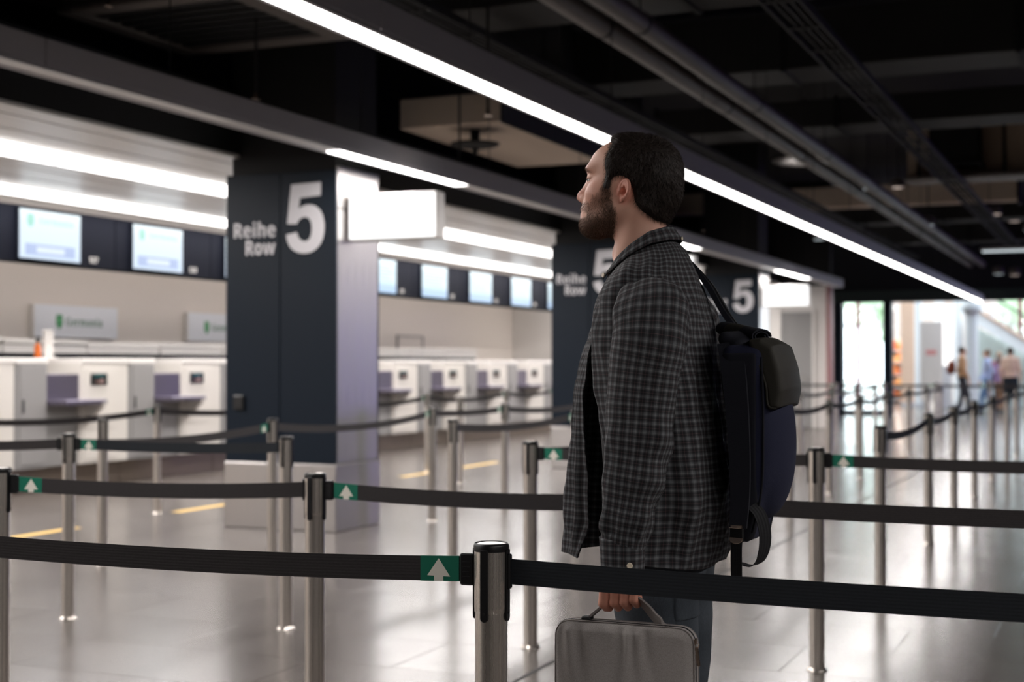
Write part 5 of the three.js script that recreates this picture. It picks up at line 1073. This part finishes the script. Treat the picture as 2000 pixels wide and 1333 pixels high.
// ---- jeans and shoes
{
  const legs = (x, y, z) => {
    const ax = Math.abs(x), s = x > 0 ? -1 : 1, kz = -.02 + s * .02, az = -.05 + s * .05;
    let d = smin(ell(x, y, z, 0, .95, -.004, .15, .115, .115), cone(ax, y, z, .076, .9, -.006, .094, .094, .5, kz, .072), .04);
    d = smin(d, cone(ax, y, z, .098, .5, kz, .074, .1, .1, az, .062), .03);
    d -= .006 * (noise(x * 9, y * 7, z * 9) - .5) * 2 + .003 * Math.sin(y * 60 + z * 30 + 4 * noise(x * 12, y * 9, z * 12)) * (.3 + sstep(.62, .5, y) * sstep(.38, .48, y) + sstep(.25, .12, y));
    return smax(smax(d, .055 - y, .012), y - 1.03, .01);
  };
  const j = part('jeans', iso(legs, [-.21, .04, -.19], [.21, 1.04, .18], .0085, null, (x, y, z, nx, ny, nz) => Math.abs(nx) > Math.abs(nz) ? [z, y] : [x, y]), M.denim, man, 'dark blue jeans');
  part('back_pocket', iso((x, y, z) => { const q = Math.max(Math.abs(x - .085) - .06, Math.abs(y - .87) - .07); return Math.max(legs(x, y, z) - .004, q, z + .02, -legs(x, y, z) - .01); }, [.0, .78, -.17], [.17, .96, 0], .006), M.denim, j);
  for (const s of [-1, 1]) {
    const az = -.05 - s * .05, sh = part('shoe', iso((x, y, z) => { let d = cone(x, y, z, s * .1, .06, az - .035, .046, s * .108, .05, az + .14, .043); d = smin(d, cone(x, y, z, s * .1, .06, az, .046, s * .1, .115, az, .05), .03); return smax(d, .022 - y, .006); }, [s * .1 - .09, .0, az - .12], [s * .1 + .09, .18, az + .23], .007), std({ color: srgb(40, 38, 38), roughness: .7 }), man);
    part('sole', iso((x, y, z) => smax(cone(x, 0, z, s * .1, 0, az - .035, .05, s * .108, 0, az + .14, .047), Math.abs(y - .0145) - .0135, .006), [s * .1 - .09, -.006, az - .12], [s * .1 + .09, .04, az + .23], .006), std({ color: srgb(210, 206, 200), roughness: .7 }), sh, 'pale sole');
  }
}

// ---------------------------------------------------------------- what he carries
// a thing built in the man's axes, with its own base point
function carried(name, label, category, base) {
  const o = new THREE.Group(); o.name = numbered(name); o.userData = { label, category };
  o.position.set(...base).applyAxisAngle(new THREE.Vector3(0, 1, 0), MAN_TURN).add(MAN); o.rotation.y = MAN_TURN; scene.add(o);
  return [o, (n, geo, mat, parent = o, lab) => part(n, (Array.isArray(geo) ? merge(geo) : geo).translate(-base[0], -base[1], -base[2]), mat, parent, lab)];
}
const V3 = (x, y, z) => new THREE.Vector3(x, y, z), XA = () => new THREE.Vector3(1, 0, 0);
{
  const [pack, add] = carried('backpack', 'navy backpack with an olive flap on the back of the man in plaid', 'backpack', [0, .955, -.2]);
  const front = (y) => lerp(-.2, -.168, sstep(1.0, 1.38, y));
  const shape = (x, y, z) => {
    const wx = .112 - .012 * sstep(1.1, .96, y), z0 = front(y), z1 = lerp(-.224, -.258, sstep(.96, 1.12, y)), q = [Math.abs(x) - wx + .028, Math.abs(y - 1.175) - .215 + .028, Math.abs(z - (z0 + z1) / 2) - (z0 - z1) / 2 + .022];
    let d = Math.hypot(Math.max(q[0], 0), Math.max(q[1], 0), Math.max(q[2], 0)) + Math.min(Math.max(...q), 0) - .024;
    d = smin(d, ell(x, y, z, 0, 1.175, -.246, .1, .16, .054), .025);
    d += .004 * (noise(x * 14, y * 9, z * 14) - .5) * 2 + .0016 * Math.sin(y * 40 + x * 20) * sstep(1.1, .98, y);
    return d;
  };
  const body = add('pack_body', iso(shape, [-.15, .93, -.33], [.15, 1.41, -.1], .006), M.navy, pack, 'navy canvas body');
  add('side_panel', iso((x, y, z) => smax(shape(x, y, z) - .003, Math.max(.07 - x, -.244 - z, y - 1.37, .97 - y), .006), [.05, .95, -.28], [.15, 1.39, -.1], .005), M.navyDark, body, 'darker side panel');
  add('side_panel', iso((x, y, z) => smax(shape(x, y, z) - .003, Math.max(.07 + x, -.244 - z, y - 1.37, .97 - y), .006), [-.15, .95, -.28], [-.05, 1.39, -.1], .005), M.navyDark, body, 'darker side panel');
  add('seam', tube([V3(.1, 1.36, -.252), V3(.107, 1.3, -.256), V3(.11, 1.2, -.258), V3(.106, 1.08, -.253), V3(.098, .99, -.231)], .0026, 40, 6), M.navyDark, body);
  const FLAP = [[-.226, 1.392], [-.248, 1.394], [-.272, 1.38], [-.286, 1.33], [-.291, 1.29], [-.284, 1.256], [-.266, 1.252], [-.262, 1.29], [-.246, 1.345], [-.23, 1.374]];
  const lid = add('flap', iso((x, y, z) => { const k = Math.max(0, 1 - (x / .1) ** 2); return smax(poly2(z + .01 * k * sstep(1.4, 1.34, y), y - .006 * k, FLAP) - .004, Math.abs(x) - .1, .012); }, [-.115, 1.23, -.325], [.115, 1.425, -.13], .0045), M.olive, pack, 'dark olive flap');
  add('binding', tube([V3(.101, 1.37, -.232), V3(.102, 1.342, -.248), V3(.102, 1.3, -.262), V3(.101, 1.256, -.268), V3(.1, 1.252, -.284)], .0026, 24, 6), M.olive, lid);
  // rolled top
  const spiral = []; for (let i = 0; i <= 46; i++) { const a = i / 46 * Math.PI * 4.2, r = .0205 - .0029 * a / 3.14; spiral.push([r * 1.25 * Math.cos(a), r * .78 * Math.sin(a)]); }
  const axisA = V3(-.045, 1.424, -.135), axisB = V3(.05, 1.404, -.24);
  const dir = V3().subVectors(axisB, axisA), rl = dir.length(); dir.normalize(); const up = V3(0, 1, 0).addScaledVector(dir, -dir.y).normalize(), sd = V3().crossVectors(up, dir);
  const roll = (k0, k1) => ribbon(spiral.map(([u, w], i) => { const n = i < spiral.length - 1 ? [spiral[i + 1][0] - u, spiral[i + 1][1] - w] : [u - spiral[i - 1][0], w - spiral[i - 1][1]], l = Math.hypot(...n); return { c: axisA.clone().addScaledVector(dir, rl * (k0 + k1) / 2).addScaledVector(sd, u).addScaledVector(up, w), w: dir.clone().multiplyScalar(rl * (k1 - k0)), n: sd.clone().multiplyScalar(-n[1] / l).addScaledVector(up, n[0] / l) }; }), .0032);
  const rl0 = add('rolled_top', roll(0, .22), M.navyDark, pack, 'rolled up top edge');
  add('olive_band', roll(.22, .62), M.olive, rl0, 'olive band of the roll'); add('navy_band', roll(.62, 1), M.navyDark, rl0);
  add('neck_panel', iso((x, y, z) => smin(ell(x, y, z, .0, 1.385, -.195, .09, .03, .04), cone(x, y, z, .06, 1.4, -.165, .016, -.04, 1.39, -.225, .014), .02), [-.11, 1.33, -.26], [.14, 1.44, -.11], .006), M.navyDark, pack);
  // straps: right one over the shoulder, left one hanging free
  const r = add('shoulder_strap', strap([V3(-.07, 1.385, -.185), V3(-.082, 1.45, -.132), V3(-.096, 1.515, -.09), V3(-.11, 1.568, -.042), V3(-.118, 1.588, .01), V3(-.118, 1.545, .088), V3(-.118, 1.47, .14), V3(-.12, 1.32, .16), V3(-.15, 1.17, .13), V3(-.2, 1.06, .0), V3(-.16, 1.0, -.19)], .062, .012, () => V3(1, .25, 0), 60), M.navyDark, pack, 'padded strap over the right shoulder');
  add('strap_trim', strap([V3(-.07, 1.394, -.189), V3(-.082, 1.458, -.138), V3(-.096, 1.523, -.096), V3(-.11, 1.576, -.046)], .03, .003, () => V3(1, .25, 0), 24), M.strapMat, r);
  const l = add('shoulder_strap', strap([V3(.075, 1.39, -.18), V3(.112, 1.34, -.195), V3(.122, 1.25, -.206), V3(.124, 1.14, -.212), V3(.124, 1.06, -.212), V3(.124, 1.003, -.208)], (k) => .056 - .02 * k, .011, () => V3(0, 0, 1), 40), M.navyDark, pack, 'free left strap hanging down');
  const bk = (y, z, flip) => { const s = new THREE.Shape(); s.moveTo(-.0145, 0); s.lineTo(.0145, 0); s.lineTo(.0145, flip ? -.003 : .005); if (flip) s.absellipse(0, -.003, .0145, .0085, 0, Math.PI, true); s.lineTo(-.0145, flip ? -.003 : .005); s.closePath(); return new THREE.ExtrudeGeometry(s, { depth: .003, bevelEnabled: true, bevelSize: .001, bevelThickness: .001, bevelSegments: 2 }).rotateY(Math.PI / 2 - .3).translate(.129, y, z); };
  add('buckle', bk(1.003, -.205, false), M.chrome, l, 'metal bar of the strap buckle'); add('buckle', bk(.982, -.205, true), M.chrome, l, 'metal strap buckle');
  add('buckle_frame', chamfer(.008, .03, .034, .003).rotateY(-.3).translate(.126, .988, -.206), M.plastic, l);
  add('strap_tail', strap([V3(.126, 1.0, -.206), V3(.129, .96, -.205), V3(.129, .92, -.205), V3(.128, .86, -.206)], .027, .0022, () => V3(-.35, 0, 1), 30), M.strapMat, l, 'loose strap end');
  add('strap_loop', strap([V3(.11, 1.05, -.235), V3(.113, 1.03, -.252), V3(.115, .985, -.263), V3(.116, .94, -.254), V3(.12, .925, -.236), V3(.125, .928, -.215)], .027, .0022, (k) => V3(lerp(.5, 1, k), 0, lerp(.9, 0, sstep(.3, .9, k))), 40), M.strapMat, l, 'loose loop of strap');
}
{
  const base = [.281, .575, -.013];
  const [bag, add] = carried('laptop_case', 'grey fabric laptop case with a short handle in the left hand of the man', 'case', base);
  const hw = .149, hh = .122, cy = .695, cz = -.013;
  const shape = (x, y, z) => {
    const qy = Math.abs(y - cy) - hh + .032, qz = Math.abs(z - cz) - hw + .032;
    const edge = Math.hypot(Math.max(qy, 0), Math.max(qz, 0)) + Math.min(Math.max(qy, qz), 0) - .032;   // outline seen from the side
    const inset = sstep(0, -.02, edge), sag = noise(z * 26 + 4, y * 5, 3);
    const pleat = .0042 * Math.sin(z * 135 + 3.5 * noise(z * 14, y * 5, 2) * 2) * sstep(cy - .1, cy + .08, y) * sstep(-.1, -.02, z - cz) * 1 + .0075 * (noise(z * 30, y * 3.2, 6) - .5) * 2 * inset;
    return smax(edge, Math.abs(x - .281) - .0185 - .005 * inset - pleat * inset - .003 * (sag - .5), .01);
  };
  const cloth = add('body', iso(shape, [.24, .56, -.18], [.325, .83, .15], .0034, null, (x, y, z, nx) => [z, y]), M.melange, bag, 'grey padded cloth body');
  const loop = (dz, dy) => { const p = [], r = .032; const w = hw + dz - r, h = hh + dy - r; for (const [sy, sz, a0] of [[1, 1, 0], [1, -1, 90], [-1, -1, 180], [-1, 1, 270]]) for (let k = 0; k <= 6; k++) { const a = (a0 + k * 15) * Math.PI / 180; p.push([cz + sz * w + r * Math.cos(a), cy + sy * h + r * Math.sin(a)]); } p.push(p[0]); return p; };
  const band = (off, x, width, th) => { const q = loop(off, off); return ribbon(q.map(([z, y], i) => { const a = q[Math.max(i - 1, 0)], b = q[Math.min(i + 1, q.length - 1)], l = Math.hypot(b[0] - a[0], b[1] - a[1]); return { c: V3(x, y, z), w: V3(width, 0, 0), n: V3(0, -(b[0] - a[0]) / l, (b[1] - a[1]) / l).multiplyScalar(-1) }; }), th); };
  const gus = add('gusset', band(-.0022, .281, .03, .004), M.melangeDark, bag, 'darker edge band');
  add('zipper', band(.0004, .286, .004, .002), M.plastic, gus, 'dark zipper line');
  add('piping', tube(loop(-.001, -.001).map(([z, y]) => V3(.2962, y, z)), .0013, 120, 6, false), M.melangeDark, gus);
  add('piping', tube(loop(-.001, -.001).map(([z, y]) => V3(.2658, y, z)), .0013, 120, 6, false), M.melangeDark, gus);
  const zp = add('zipper_slider', chamfer(.008, .012, .006, .002).translate(.291, .792, -.1635), M.chrome, bag, 'metal zipper slider');
  add('zipper_pull', [new THREE.TorusGeometry(.0042, .0011, 8, 16).rotateY(1.2).translate(.2925, .785, -.167), chamfer(.0035, .038, .0075, .0015).rotateX(.12).translate(.293, .762, -.168)], M.chrome, zp);
  const hd = add('handle', strap([V3(.268, .812, .078), V3(.262, .824, .066), V3(.2545, .846, .042), V3(.2515, .8635, .022), V3(.2505, .867, .004), V3(.2515, .8635, -.024), V3(.2545, .848, -.047), V3(.262, .826, -.072), V3(.272, .816, -.092), V3(.28, .815, -.11)], .027, .0042, (k) => V3(lerp(1, .6, sstep(.45, .6, k)), 0, lerp(0, -.8, sstep(.45, .6, k))), 60), M.melangeDark, bag, 'carrying handle');
  add('handle_anchor', chamfer(.024, .01, .022, .003).translate(.272, .818, .074), M.plastic, hd); 
}
renderer.render(scene, camera);
